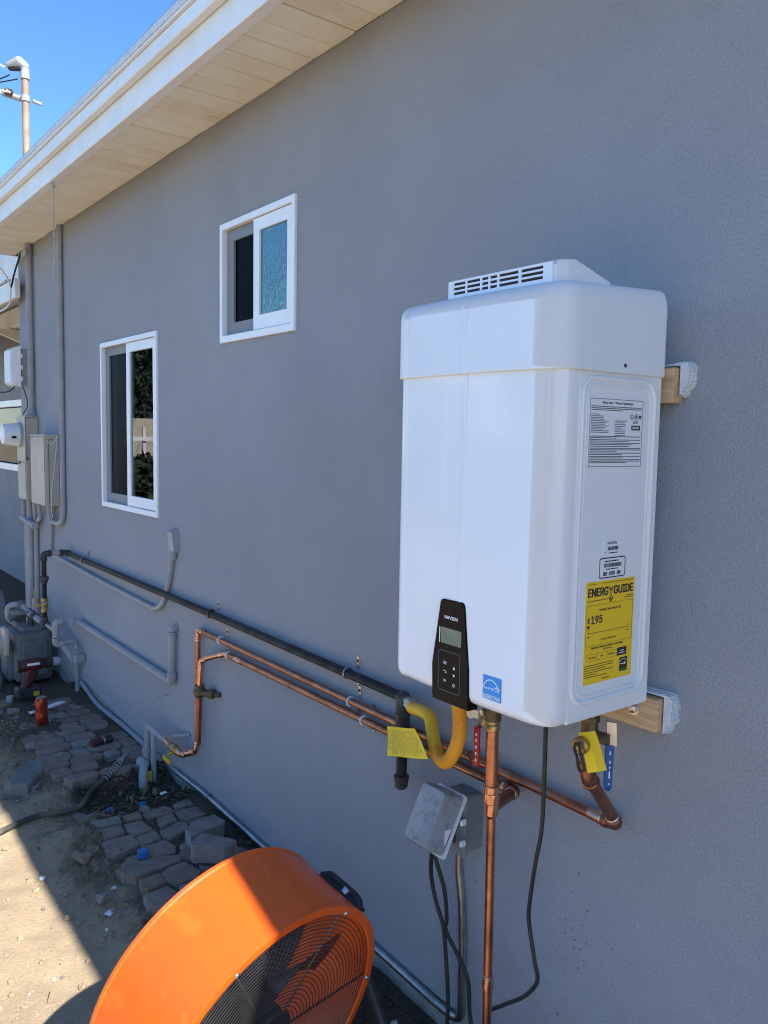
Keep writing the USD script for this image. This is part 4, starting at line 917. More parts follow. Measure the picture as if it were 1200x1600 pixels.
for name, pl, z0, z1, label in (('loose_paver', [(-3.075,1.347),(-3.10,1.432),(-3.103,1.498),(-3.018,1.511),(-2.994,1.487),(-2.995,1.396),(-2.98,1.33)], .074, .132, 'loose paver with a whitish end resting on the patch near the wall'),
                                ('loose_paver', [(-2.889,1.29),(-2.944,1.36),(-2.808,1.449),(-2.784,1.441),(-2.770,1.379),(-2.859,1.283)], .090, .160, 'loose grey paver lying on top nearest the fan')):
    single(name, paver(pl, z0, z1, 77), 'paver_grey', label, 'paver', 'loose pavers', smooth=30)
# farther patch: rows laid along the wall, broken front edge
far = thing('paver_patch', 'farther heap of brown pavers under the soda can and drill', 'pavers', (-4.5, 1.3, 0))
edge_x = [-5.15, -5.033, -4.626, -4.356, -4.112, -3.887, -3.85]; edge_y = [1.18, 1.157, 1.093, 1.074, 1.057, 1.084, 1.30]
x = -5.25; row = 0
while x < -3.86:
    w = random.choice((.085, .11, .125)); y = float(np.interp(x + w / 2, edge_x, edge_y)) + random.uniform(-.02, .02)
    while y < 1.535:
        L_ = random.choice((.09, .13, .165)); y1 = min(y + L_, 1.56)
        if y1 - y > .05:
            xa, xb = x + random.uniform(-.004, .004), x + w + random.uniform(-.004, .004); k = min(.022, (y1 - y) * .2)
            if random.random() > .04:
                zt = .112 + .02 * (meshkit.noise(np.array([x * 2, y * 2, .3])) - .5) + random.uniform(-.006, .006) - (.02 if x > -4.02 and y > 1.36 else 0)
                part(far, 'paver', paver([(xa, y + k), (xa, y1 - k), (xa + k, y1), (xb - k, y1), (xb, y1 - k), (xb, y + k), (xb - k, y), (xa + k, y)], -.02, zt, int(1000 * (x + 9)) + int(y * 100)), random.choice(['paver', 'paver_red', 'paver_red', 'paver_grey']), 30)
        y = y1
    x += w; row += 1
part(far, 'red_brick', box(-3.905, -3.83, 1.235, 1.345, .0, .075, .006), 'paver_red', False, label='reddish brick showing under the heap edge')
sl = rough_up(paver([(-4.06,.873),(-4.14,.94),(-4.22,1.03),(-4.17,1.10),(-4.05,1.05),(-3.965,.955),(-4.0,.885)], .02, .105, 5, .012), .006, 14, 2, 1)
single('stone_slab', sl, 'stone', 'flat grey stone slab lying apart on the bare dirt', 'stone', smooth=40)
sl = rough_up(box(-5.98, -5.62, .95, 1.22, .04, .17, .02), .012, 9, 4, 2)
single('stone_block', sl, 'stone', 'rough pale stone block at the far left edge before the gas meter', 'stone', smooth=40)

rr_ = np.random.default_rng(31)
for k in range(26):
    if k < 14: x, y = rr_.uniform(-5.0, -3.85), rr_.uniform(.98, 1.14)
    elif k < 20: x, y = rr_.uniform(-3.85, -3.45), rr_.uniform(1.05, 1.45)
    else: x, y = rr_.uniform(-3.45, -2.75), rr_.uniform(.93, 1.03)
    a_ = rr_.uniform(.018, .05); base_ = float(ground_z(x, y)); q = rr_.normal(0, 1, (14, 3)); q /= np.linalg.norm(q, axis=1, keepdims=True)
    mt = random.choice(['paver', 'paver_red', 'paver_grey', 'stone']); hue = {'paver': 'brown', 'paver_red': 'reddish', 'paver_grey': 'pale grey', 'stone': 'dark grey'}[mt]
    where = 'along the front edge of the far paver heap' if k < 14 else ('in the dark litter between the two paver patches' if k < 20 else 'on the dirt before the near paver patch')
    single('broken_paver', hull(q * [a_, a_ * rr_.uniform(.6, 1), a_ * .6] + [x, y, base_ + a_ * .25]), mt, hue + ' broken paver chunk ' + where, 'paver piece', 'broken ' + hue + ' pieces ' + where, smooth=False)

# ------------------------------------------------------------------ small things on the ground
def gp(x, y, dz=0): return np.array([x, y, float(ground_z(x, y)) + dz])
can = thing('soda_can', 'crumpled red soda can standing on the pavers', 'can', (-4.72, 1.215, .11))
c0 = np.array([-4.70, 1.213, .114])
def canbody():
    pf = [(0, .024), (.003, .029), (.012, .033), (.03, .033), (.055, .0325), (.08, .033), (.135, .033), (.147, .029), (.154, .0265)]
    m_ = stack(c0, Z, pf, 28); m_ = m_.subdivide(); v = np.array(m_.vertices); d = v - c0
    mid = np.exp(-((d[:, 2] - .075) / .04) ** 2); nz = meshkit.fbm(v * 38, 2, 2) - .5; rr = np.hypot(d[:, 0], d[:, 1]); k = 1 + mid * nz * .5 * (rr > .02); v[:, 0] = c0[0] + d[:, 0] * k; v[:, 1] = c0[1] + d[:, 1] * k
    return trimesh.Trimesh(v, m_.faces, process=False)
part(can, 'body', canbody(), 'can_red', 40)
part(can, 'lid', cat(stack(c0 + [0, 0, .1535], Z, [(0, .0268), (.002, .0275), (.003, .0255), (.001, .0235), (.001, 0)], 24), box(c0[0] - .012, c0[0] + .008, c0[1] - .007, c0[1] + .007, c0[2] + .1555, c0[2] + .157, .0005)), 'steel', 30)
tubeo = thing('caulk_tube', 'white squeezed tube of paste lying behind the soda can', 'tube', (-4.95, 1.3, .12))
ta, tb2 = np.array([-4.88, 1.205, .132]), np.array([-4.93, 1.375, .140]); td = (tb2 - ta) / np.linalg.norm(tb2 - ta); tn = np.cross(td, Z)
part(tubeo, 'body', hull([ta + tn * a + Z * b for a in (-.017, .017) for b in (-.002, .002)] + [tb2 + .014 * (math.cos(t) * tn + math.sin(t) * Z) for t in np.linspace(0, 6.28, 14)]), 'plastic_white', 40)
part(tubeo, 'crimp', box(ta[0] - .02, ta[0] + .02, ta[1] - .012, ta[1] + .002, ta[2] - .003, ta[2] + .003, .001), 'label_white', False)
part(tubeo, 'nozzle', stack(tb2, td, [(0, .014), (.004, .009), (.02, .007), (.035, .0055)], 12), 'plastic_white', 30)
part(tubeo, 'printed_band', hull([ta + td * s_ + tn * a + Z * b for s_ in (.02, .03) for a in (-.0178, .0178) for b in (-.0052, .0052)]), 'print_grey', False)
tc = thing('small_red_can', 'small red canister with black cap lying on its side on the pavers', 'canister', (-4.22, 1.37, .09))
ca = np.array([-4.21, 1.330, .125]); cd = np.array([-.12, 1, .06]); cd /= np.linalg.norm(cd)
part(tc, 'body', stack(ca, cd, [(0, .022), (.003, .0255), (.055, .0255), (.062, .021)], 22), 'drill_red', 30)
part(tc, 'steel_band', stack(ca + cd * .062, cd, [(0, .021), (.010, .021)], 22), 'steel', 30)
part(tc, 'cap', stack(ca + cd * .072, cd, [(0, .0225), (.002, .025), (.035, .025), (.04, .021)], 18), 'rubber_black', 30)
# cordless drill
dr = thing('cordless_drill', 'dark red and black cordless drill standing on its battery', 'drill', (-5.17, 1.26, .112))
_dp = UsdGeom.Xformable(stage.GetPrimAtPath(dr.path)).GetOrderedXformOps()[0]; _dp.Set(Gf.Vec3d(-5.17, 1.26, .138))
UsdGeom.Xformable(stage.GetPrimAtPath(dr.path)).AddScaleOp().Set(Gf.Vec3f(1.28, 1.2, 1.25))
DX = -5.17
part(dr, 'motor_housing', hullspheres([((DX, 1.235, .268), .030), ((DX, 1.31, .270), .030), ((DX, 1.33, .270), .026)]), 'drill_red', 50)
part(dr, 'rear_cap', stack((DX, 1.222, .268), -Y, [(0, .031), (.01, .031), (.016, .024)], 18), 'rubber_black', 30)
part(dr, 'name_plate', box(DX + .029, DX + .031, 1.25, 1.31, .272, .284, .001), 'print_white', False)
part(dr, 'clutch_ring', stack((DX, 1.345, .270), Y, [(0, .028), (.028, .028), (.034, .022)], 20), 'rubber_black', 30)
ck = part(dr, 'chuck', stack((DX, 1.379, .270), Y, [(0, .021), (.03, .021), (.045, .012), (.05, .008)], 16), 'utility_grey', 30)
part(ck, 'bit', cyl((DX, 1.425, .270), (DX, 1.50, .270), .003, 8), 'steel', 30)
part(dr, 'grip', hullspheres([((DX, 1.265, .245), .021), ((DX, 1.285, .22), .020), ((DX, 1.245, .16), .021)]), 'drill_red', 50)
part(dr, 'trigger', hullspheres([((DX, 1.302, .232), .010), ((DX, 1.298, .215), .010)], 1), 'rubber_black', 50)
part(dr, 'battery', box(DX - .037, DX + .037, 1.20, 1.315, .112, .165, .01), 'rubber_black', 30)
part(dr, 'battery_label', box(DX + .0365, DX + .0385, 1.275, 1.305, .122, .145, .001), 'tag_mustard', False)
cup = thing('paper_cup', 'small pale cup standing left of the drill on the stones', 'cup', (-5.22, 1.15, .12))
part(cup, 'body', stack((-5.17, 1.155, .11), Z, [(0, .016), (.05, .022), (.05, .020), (.006, .014)], 16), 'utility_grey', 30)
# blue caps, scraps
def bluecap(x, y, z, label, tilt=0, s_=1.0):
    t = thing('blue_cap', label, 'bottle cap', (x, y, z), 'blue caps lying on the ground'); d = np.array([math.sin(tilt), .1 * math.sin(tilt), math.cos(tilt)])
    part(t, 'shell', stack((x, y, z), d, [(0, .0205 * s_), (.002, .022 * s_), (.024 * s_, .0215 * s_), (.028 * s_, .019 * s_), (.029 * s_, 0)], 22), 'blue_cap', 30)
    a = np.array([x, y, z]) + d / np.linalg.norm(d) * .004
    part(t, 'rim', stack(a - d * .002, d, [(0, .0225 * s_), (.004, .0228 * s_), (.006, .022 * s_)], 22), 'blue_cap', 30)
bluecap(-3.035, 1.155, .078, 'blue bottle cap standing on the near pavers')
bluecap(-3.60, 1.215, .028, 'blue cap in dark soil beside the hose', 1.0, .8)
bluecap(-3.52, 1.335, .05, 'blue cap half hidden in dark leaves at the paver patch edge', .8, .8)
def scrap(x, y, w, h, a, label, m_='label_white', z=None):
    c = gp(x, y, .004) if z is None else np.array([x, y, z]); u = np.array([math.cos(a), math.sin(a), .15]); v = np.array([-math.sin(a), math.cos(a), .1])
    P, t3, n_ = patch([c - u * w - v * h, c + u * w - v * h, c + u * w + v * h, c - u * w + v * h], 3, 3, .003, a)
    if n_[2] < 0: n_ = -n_; t3 = t3[:, ::-1]
    return single('paper_scrap', solid(P, t3, n_, .0008), m_, label, 'paper scrap', smooth=False)
t_ = scrap(-2.828, .952, .014, .016, .5, 'small square white packet lying on the dirt in shade')
scrap(-3.56, 1.455, .012, .016, .2, 'white scrap in the dark leaves by the curved grey pipe', z=.07)
scrap(-1.82, 1.475, .010, .022, 1.2, 'white chip at the foot of the footing right of the fan')
# black hose with silver spring end
hs = thing('black_hose', 'black hose with silver spring end lying across dirt and pavers', 'hose', (-3.8, 1.1, 0))
hpts = [gp(-3.2, -.6, .02), gp(-3.42, .2, .02), gp(-3.66, .75, .02), gp(-3.70, .93, .022), gp(-3.70, 1.10, .026), gp(-3.76, 1.19, .05), np.array([-3.83, 1.285, .095])]
part(hs, 'tube', tube(spline(hpts, 14), .0125, 12), 'hose_dusty', 60)
sa, sb = np.array([-3.815, 1.265, .088]), np.array([-3.915, 1.385, .125]); sd = (sb - sa)
ax1 = np.cross(sd, Z); ax1 /= np.linalg.norm(ax1); ax2 = np.cross(ax1, sd); ax2 /= np.linalg.norm(ax2)
part(hs, 'spring', tube([sa + sd * t + .0185 * (math.cos(t * 50) * ax1 + math.sin(t * 50) * ax2) for t in np.linspace(0, 1, 120)], .0028, 6), 'galvanised', 60)
part(hs, 'fitting', cat(cyl(sb - sd * .1, sb + sd * .25, .015, 10, .002), cyl(sb + sd * .25, sb + sd * .45, .009, 10)), 'galvanised', 30)
# leaf litter, straw, pebbles
def leaves(n, xr, yr, zf, s0, s1, seed):
    r = np.random.default_rng(seed); ms = []
    for _ in range(n):
        x, y = r.uniform(*xr), r.uniform(*yr); z = zf(x, y) + r.uniform(0, .03); s_ = r.uniform(s0, s1); a = r.uniform(0, 6.28); t1, t2 = r.uniform(-.6, .6, 2)
        u = np.array([math.cos(a), math.sin(a), t1]) * s_; v = np.array([-math.sin(a), math.cos(a), t2]) * s_ * r.uniform(.25, .5); c = np.array([x, y, z])
        ms.append(trimesh.Trimesh([c - u, c + v + [0, 0, .004], c + u, c - v, c + [0, 0, .006]], [(0, 4, 1), (1, 4, 2), (2, 4, 3), (3, 4, 0)], process=False))
    return cat(ms)
gf = lambda x, y: float(ground_z(x, y))
single('leaf_litter', cat(leaves(1500, (-3.86, -3.43), (1.12, 1.56), lambda x, y: float(ground_z(x, y)), .004, .018, 5), leaves(160, (-3.30, -2.5), (1.50, 1.57), gf, .005, .018, 6)), 'leaf_dark', 'dark leaf litter between the two paver patches along the wall', 'leaves', kind='stuff', smooth=False)
single('leaf_litter', leaves(1300, (-2.15, -1.55), (1.36, 1.565), gf, .003, .009, 8), 'leaf_dark', 'dark crumbly debris along the footing right of the fan', 'leaves', kind='stuff', smooth=False)
single('dry_leaves', cat(leaves(60, (-3.85, -3.43), (1.12, 1.56), lambda x, y: float(ground_z(x, y)) + .02, .01, .03, 9), leaves(40, (-3.35, -3.0), (.96, 1.06), gf, .006, .02, 10), leaves(90, (-5.0, -4.0), (.9, 1.1), gf, .005, .018, 11), leaves(120, (-5.2, -2.6), (.85, 1.5), lambda x, y: float(ground_z(x, y)) + .012, .004, .012, 14)), 'leaf_dry', 'pale curled dry leaves scattered over the litter', 'leaves', kind='stuff', smooth=False)
def tufts(spots, seed, n=60, h=.05, spread=.06, flat=.7):
    r = np.random.default_rng(seed); ms = []
    for cx, cyy in spots:
        for _ in range(n):
            x, y = cx + r.normal(0, spread), cyy + r.normal(0, spread * .7); z = float(ground_z(x, y)); a = r.uniform(0, 6.28); L_ = r.uniform(.3, 1) * h
            d = np.array([math.cos(a) * flat, math.sin(a) * flat, r.uniform(.2, 1 - flat * .5)]) * L_; w = np.cross(d, Z); w = w / (np.linalg.norm(w) + 1e-9) * .0011; b = np.array([x, y, z])
            ms.append(trimesh.Trimesh([b - w, b + w, b + d * .6 + w * .8 + [0, 0, .004], b + d * .6 - w * .8 + [0, 0, .004], b + d], [(0, 1, 2), (0, 2, 3), (3, 2, 4)], process=False))
    return cat(ms)
single('dry_grass', tufts([(-3.28, 1.0), (-3.22, .99), (-3.35, 1.03), (-4.15, 1.06), (-4.32, 1.02), (-4.5, 1.02), (-3.12, 1.0), (-3.95, 1.05), (-4.75, 1.08), (-3.05, .97), (-3.55, 1.1)], 3, 150, .08, .06, .9), 'straw', 'dry straw coloured weeds along the broken paver edges', 'dry grass', kind='stuff', smooth=False)
single('grass_tuft', tufts([(-2.66, 1.028)], 4, 70, .05, .012, .5), 'grass_green', 'tiny green grass tuft in the dirt beside the drum', 'grass', kind='stuff', smooth=False)
def pebbles(n, seed):
    r = np.random.default_rng(seed); ms = []; base = trimesh.creation.icosphere(1, 1.0)
    for _ in range(n):
        x, y = r.uniform(-6.2, -1.9), r.uniform(.1, 1.5) if r.random() < .8 else r.uniform(.9, 1.12); s_ = .0022 + .010 * r.random() ** 4
        v = np.array(base.vertices) * r.uniform(.6, 1.2, 3) * s_ + r.normal(0, .12 * s_, (42, 3)); ms.append(trimesh.Trimesh(v + [x, y, float(ground_z(x, y)) + s_ * .3], base.faces, process=False))
    return cat(ms)
def clods(n, seed):
    r = np.random.default_rng(seed); ms = []; base = trimesh.creation.icosphere(1, 1.0)
    x, y = r.uniform(-6.2, -1.8, n), np.where(r.random(n) < .45, r.uniform(-.05, 1.2, n), r.uniform(.85, 1.5, n)); z = ground_z(x, y); s_ = .002 + .013 * r.random(n) ** 3.5
    for i in range(n):
        v = np.array(base.vertices) * r.uniform(.6, 1.2, 3) * [1, 1, .7] * s_[i] + r.normal(0, .13 * s_[i], (42, 3)); ms.append(trimesh.Trimesh(v + [x[i], y[i], z[i] + s_[i] * .15], base.faces, process=False))
    return cat(ms)
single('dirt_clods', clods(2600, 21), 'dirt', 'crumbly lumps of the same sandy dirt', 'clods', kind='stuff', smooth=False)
single('twigs', cat([tube([q, q + [dx, dy, .004]], .0016, 5) for q, dx, dy in [(gp(x, y, .004), a, b) for x, y, a, b in zip(rng.uniform(-5, -2.2, 70), rng.uniform(.2, 1.1, 70), rng.uniform(-.05, .05, 70), rng.uniform(-.05, .05, 70))]]), 'straw', 'short dry twigs strewn over the dirt', 'twigs', kind='stuff', smooth=False)
single('pebbles', pebbles(900, 12), 'stone', 'small pebbles scattered over the bare dirt', 'pebbles', kind='stuff', smooth=False)
single('plaster_crumbs', pebbles(130, 13), 'foam_white', 'white plaster crumbs scattered over dirt and pavers', 'crumbs', kind='stuff', smooth=False)

# ------------------------------------------------------------------ utilities at the far end
mast = thing('service_mast', 'tall service conduit rising through the eave to a weatherhead', 'conduit', (-6.1, 1.55, 1.86))
pipe(mast, [(-6.11, 1.552, 1.86), (-6.105, 1.552, 3.035)], .022, 'grey_paint', name='lower_conduit')
pipe(mast, [(-6.10, 1.552, 3.035), (-6.10, 1.552, 4.16)], .023, 'mast_peach', name='upper_conduit', label='unpainted peach coloured pipe above the roof')
part(mast, 'clamp', cat(cyl((-6.107, 1.552, 2.955), (-6.107, 1.552, 2.985), .028, 16, .003), box(-6.18, -6.06, 1.52, 1.535, 2.95, 2.99, .003)), 'grey_paint', 30)
part(mast, 'coupling', stack((-6.11, 1.552, 1.90), -Z, [(0, .024), (.004, .031), (.03, .031), (.035, .038), (.05, .038)], 16), 'grey_paint', 30)
wh = np.array([-6.10, 1.552, 4.15])
hood = hullspheres([(wh + [.0, 0, .055], .030), (wh + [-.02, -.03, .085], .034), (wh + [-.07, -.075, .065], .028)])
whd = part(mast, 'weatherhead', cat(hood, stack(wh - [0, 0, .03], Z, [(0, .026), (.003, .031), (.04, .031), (.07, .028)], 16)), 'utility_grey', 40)
part(whd, 'wire_port', hullspheres([(wh + [.00, -.03, .035], .018), (wh + [-.06, -.075, .045], .018)], 1), 'dark_slot', 40)
br = part(mast, 'wire_bracket', cat(cyl((-6.10, 1.552, 3.975), (-6.10, 1.552, 4.015), .030, 16, .003), cyl((-6.10, 1.60, 3.995), (-6.10, 1.655, 3.985), .012, 10), cyl((-6.13, 1.53, 4.0), (-6.19, 1.43, 4.03), .02, 12, .004)), 'utility_grey', 30)
part(br, 'insulator', stack((-6.13, 1.48, 4.02), (-.5, -1, .3), [(0, .012), (.01, .026), (.03, .022), (.04, .027), (.055, .012)], 14), 'bronze_dark', 30)
lines = thing('overhead_wires', 'loose service wires running from the weatherhead off to the left', 'wires', (-7, .8, 4.2))
for k, (pts, r) in enumerate(((([-6.17, 1.47, 4.19], [-6.5, 1.25, 4.36], [-7.6, .4, 4.75], [-12, -2.5, 6.2]), .006), (([-6.12, 1.51, 4.12], [-6.28, 1.36, 4.10], [-6.5, 1.2, 4.12], [-6.9, .85, 4.25], [-12, -2.4, 6.0]), .0045),
                               (([-6.16, 1.47, 4.15], [-6.25, 1.38, 4.10], [-6.30, 1.28, 3.98], [-6.6, 1.05, 4.10]), .0045), (([-6.19, 1.42, 4.03], [-6.26, 1.30, 4.06], [-6.5, 1.1, 4.12], [-12, -2.6, 5.7]), .006))):
    part(lines, 'wire', tube(spline(pts, 12), r, 8), 'plastic_white' if k in (0, 3) else 'rubber_black', 60)
mp = thing('electric_panel', 'tall beige electric panel with a round meter on its front', 'electric panel', (-6.15, 1.53, 1.27))
part(mp, 'cabinet', box(-6.25, -6.045, 1.492, 1.579, 1.270, 1.845, .005), 'utility_beige', 30)
part(mp, 'cabinet_cover', cat(box(-6.255, -6.035, 1.486, 1.4915, 1.54, 1.85, .002), box(-6.248, -6.05, 1.488, 1.4915, 1.274, 1.535, .002), box(-6.256, -6.034, 1.485, 1.578, 1.8455, 1.853, .002)), 'utility_beige', False)
mt_ = part(mp, 'meter_socket', stack((-6.150, 1.486, 1.725), -Y, [(0, .086), (.018, .086), (.02, .08)], 28), 'utility_grey', 30)
part(mt_, 'meter_dome', stack((-6.150, 1.466, 1.725), -Y, [(0, .082), (.01, .080), (.085, .074), (.1, .066), (.104, 0)], 28), 'plastic_white', 30)
part(mt_, 'meter_display', box(-6.078, -6.068, 1.41, 1.44, 1.70, 1.715, .001), 'panel_black', False)
part(mp, 'seal', cat(cyl((-6.045, 1.50, 1.56), (-6.035, 1.50, 1.56), .008, 8), cyl((-6.15, 1.48, 1.53), (-6.15, 1.47, 1.53), .01, 8)), 'iron_fitting', 30)
jb = thing('utility_box', 'shorter beige cabinet with side lid between the panel and conduit', 'cabinet', (-5.71, 1.53, 1.26))
part(jb, 'cabinet', box(-5.885, -5.55, 1.487, 1.579, 1.265, 1.722, .005), 'utility_beige', 30)
part(jb, 'hood', box(-5.89, -5.545, 1.481, 1.572, 1.718, 1.732, .003), 'utility_beige', 30)
part(jb, 'door', box(-5.88, -5.555, 1.482, 1.4865, 1.268, 1.715, .002), 'utility_beige', 30)
part(jb, 'latch_wire', cat(tube(spline([(-5.546, 1.50, 1.69), (-5.546, 1.525, 1.67), (-5.546, 1.55, 1.69), (-5.546, 1.563, 1.722), (-5.546, 1.553, 1.60), (-5.546, 1.54, 1.48), (-5.546, 1.525, 1.38), (-5.546, 1.52, 1.25), (-5.56, 1.53, 1.19)], 6), .0022, 6)), 'plastic_white')
part(jb, 'lid_seam', cat(box(-5.5502, -5.5485, 1.508, 1.511, 1.28, 1.70), box(-5.5502, -5.5485, 1.51, 1.54, 1.697, 1.700)), 'iron_fitting', False)
ph = thing('phone_box', 'white plastic telephone box with hinged lid high near the corner', 'telephone box', (-6.3, 1.5, 2.08))
part(ph, 'back_case', box(-6.33, -6.165, 1.50, 1.578, 2.075, 2.325, .01), 'utility_grey', 30)
part(ph, 'lid', hull([(x, y, z) for x, y, z in [(-6.35, 1.498, 2.06), (-6.15, 1.498, 2.06), (-6.35, 1.498, 2.345), (-6.15, 1.498, 2.345), (-6.345, 1.455, 2.07), (-6.155, 1.455, 2.07), (-6.345, 1.455, 2.33), (-6.155, 1.455, 2.33), (-6.335, 1.432, 2.09), (-6.165, 1.432, 2.09), (-6.335, 1.432, 2.31), (-6.165, 1.432, 2.31)]]), 'plastic_white', 20)
part(ph, 'hinge', cat([box(-6.152, -6.143, 1.49, 1.51, z, z + .03, .002) for z in (2.10, 2.18, 2.26)]), 'plastic_white', False)
part(ph, 'cable', cat(tube(spline([(-6.22, 1.47, 2.06), (-6.25, 1.44, 2.03), (-6.4, 1.40, 2.03), (-6.7, 1.35, 2.12), (-7.2, 1.3, 2.3)], 8), .005, 8), tube(spline([(-6.17, 1.51, 2.07), (-6.16, 1.53, 2.0), (-6.165, 1.54, 1.93), (-6.21, 1.52, 1.87)], 8), .0035, 8)), 'rubber_black', 60)
part(ph, 'feed_cable', tube(spline([(-6.75, 1.33, 3.03), (-6.45, 1.42, 2.93), (-6.28, 1.46, 2.80), (-6.25, 1.465, 2.70), (-6.30, 1.45, 2.62), (-6.6, 1.38, 2.57), (-7.0, 1.3, 2.52)], 8), .006, 8), 'plastic_white', 60)
part(ph, 'feed_cable', tube(spline([(-6.20, 1.53, 3.0), (-6.26, 1.50, 2.87), (-6.255, 1.47, 2.75)], 8), .0065, 8), 'rubber_black', 60)
c1 = thing('grey_conduit', 'grey painted conduit from the eave curving into the utility box', 'conduit', (-5.5, 1.56, 1.15))
pipe(c1, [(-5.415, 1.561, 3.036), (-5.43, 1.561, 1.155), (-5.64, 1.545, 1.155), (-5.66, 1.535, 1.27)], .0175, 'grey_paint', [.10, .04], name='tube')
c3 = thing('grey_conduit', 'thin grey conduit from the utility box past the gas pipe to a small wall box', 'conduit', (-4.6, 1.56, .87))
pipe(c3, [(-5.69, 1.545, 1.268), (-5.70, 1.56, 1.12), (-5.74, 1.563, .93), (-5.45, 1.563, .918), (-4.60, 1.563, .890), (-3.86, 1.563, .872), (-3.745, 1.563, 1.0), (-3.69, 1.563, 1.175)], .0125, 'grey_paint', [.03, .03, .08, .1, .1, .07, .05], name='tube')
bx_ = part(c3, 'wall_box', hull([(-3.715 + k, y, z) for k, y, z in ((0, 1.579, 1.185), (.062, 1.579, 1.185), (0, 1.555, 1.19), (.062, 1.555, 1.19), (.004, 1.579, 1.30), (.058, 1.579, 1.30), (.006, 1.545, 1.285), (.056, 1.545, 1.285))]), 'grey_paint', 20)
part(bx_, 'connector', stack((-3.687, 1.563, 1.190), -Z, [(0, .016), (.01, .019), (.022, .019), (.024, .015), (.04, .015)], 14), 'grey_paint', 30)
c2 = thing('meter_downpipe', 'pair of grey vertical pipes below the electric panel to the ground', 'pipe', (-6.2, 1.55, .1))
pipe(c2, [(-6.17, 1.54, 1.275), (-6.19, 1.55, 1.05), (-6.21, 1.55, .02)], .022, 'grey_paint', .03, name='pipe')
pipe(c2, [(-6.08, 1.55, 1.275), (-6.09, 1.562, 1.05), (-6.10, 1.562, .02)], .016, 'grey_paint', .03, name='pipe')
pipe(c2, [(-5.93, 1.54, 1.27), (-5.93, 1.55, 1.16), (-6.02, 1.555, 1.12), (-6.06, 1.557, 1.10)], .015, 'grey_paint', .03, name='pipe')
part(c2, 'cross_fitting', cat(cyl((-6.30, 1.52, 1.13), (-6.02, 1.53, 1.095), .02, 12, .003), cyl((-6.02, 1.53, 1.095), (-5.99, 1.53, 1.09), .026, 10, .003), cyl((-6.28, 1.53, 1.13), (-6.28, 1.53, 1.27), .016, 12)), 'grey_paint', 30)
lp = thing('grey_gas_loop', 'grey painted pipe looping off the wall and running low to a capped riser', 'pipe', (-4.5, 1.55, .4))
pipe(lp, [(-5.10, 1.555, .575), (-3.735, 1.555, .557)], .0185, 'grey_paint')
elbow(lp, (-3.85, 1.555, .558), (-3.69, 1.555, .556), (-3.68, 1.555, .70), .0215, 'grey_paint', k=.05)
pipe(lp, [(-3.688, 1.555, .585), (-3.68, 1.555, .80)], .0175, 'grey_paint', name='riser')
part(lp, 'riser_collar', cat(cyl((-3.68, 1.555, .79), (-3.68, 1.555, .765), .021, 16, .003), hullspheres([((-3.68, 1.560, .815), .018), ((-3.68, 1.59, .83), .018)])), 'grey_paint', 40)
elbow(lp, (-5.0, 1.555, .575), (-5.13, 1.555, .576), (-5.14, 1.44, .582), .022, 'grey_paint', k=.045)
elbow(lp, (-5.135, 1.50, .580), (-5.145, 1.422, .585), (-5.15, 1.422, .50), .0225, 'grey_paint', k=.04)
pipe(lp, [(-5.146, 1.422, .56), (-5.15, 1.422, .49)], .019, 'grey_paint', name='nipple')
elbow(lp, (-5.15, 1.422, .52), (-5.152, 1.424, .445), (-5.155, 1.55, .45), .0225, 'grey_paint', k=.04)
pipe(lp, [(-5.152, 1.45, .448), (-5.155, 1.54, .450)], .018, 'grey_paint', name='nipple')
pipe(lp, [(-5.16, 1.548, .45), (-5.165, 1.553, .05)], .0135, 'grey_paint', name='drain_pipe')
# gas meter and regulator
gm = thing('gas_meter', 'grey gas meter with white index box and regulator piping above', 'gas meter', (-5.72, 1.40, .07))
part(gm, 'case', hullspheres([((x, y, z), .03) for x in (-5.86, -5.63) for y in (1.325, 1.50) for z in (.13, .40)], 2), 'meter_grey', 40)
part(gm, 'case_flange', box(-5.90, -5.60, 1.29, 1.535, .405, .425, .006), 'meter_grey', 30)
part(gm, 'top_dome', hullspheres([((x, y, .44), .022) for x in (-5.82, -5.66) for y in (1.36, 1.47)], 2), 'meter_grey', 40)
part(gm, 'side_pan', hullspheres([((-5.60, y, z), .016) for y in (1.345, 1.48) for z in (.15, .36)], 2), 'meter_grey', 40)
part(gm, 'front_pan', hullspheres([((x, 1.285, z), .03) for x in (-5.83, -5.70) for z in (.13, .34)], 2), 'meter_grey', 40)
ix = part(gm, 'index_box', box(-5.70, -5.585, 1.225, 1.255, .30, .475, .006), 'utility_beige', 30)
part(ix, 'index_dial', stack((-5.655, 1.226, .36), -Y, [(0, .062), (.04, .06), (.055, .045), (.056, 0)], 18), 'utility_beige', 30)
part(gm, 'regulator', cat(stack((-5.76, 1.37, .52), Z, [(0, .02), (.015, .065), (.028, .068), (.04, .065), (.055, .03), (.095, .026), (.10, .018)], 20), cyl((-5.76, 1.37, .545), (-5.76, 1.29, .50), .022, 12)), 'meter_grey', 30)
pipe(gm, [(-5.80, 1.36, .44), (-5.82, 1.30, .50), (-5.81, 1.30, .585), (-5.76, 1.37, .60), (-5.70, 1.40, .545), (-5.60, 1.41, .54), (-5.36, 1.412, .535)], .019, 'grey_paint', .03, name='outlet_pipe')
part(gm, 'tee', cat(cyl((-5.60, 1.41, .54), (-5.55, 1.41, .54), .027, 14, .004), cyl((-5.68, 1.41, .55), (-5.68, 1.41, .44), .02, 14), cyl((-5.68, 1.41, .56), (-5.68, 1.41, .52), .028, 14, .004), cyl((-5.39, 1.412, .535), (-5.32, 1.412, .537), .026, 12, .004), cyl((-5.352, 1.412, .53), (-5.352, 1.412, .58), .022, 12, .003)), 'iron_fitting', 30)
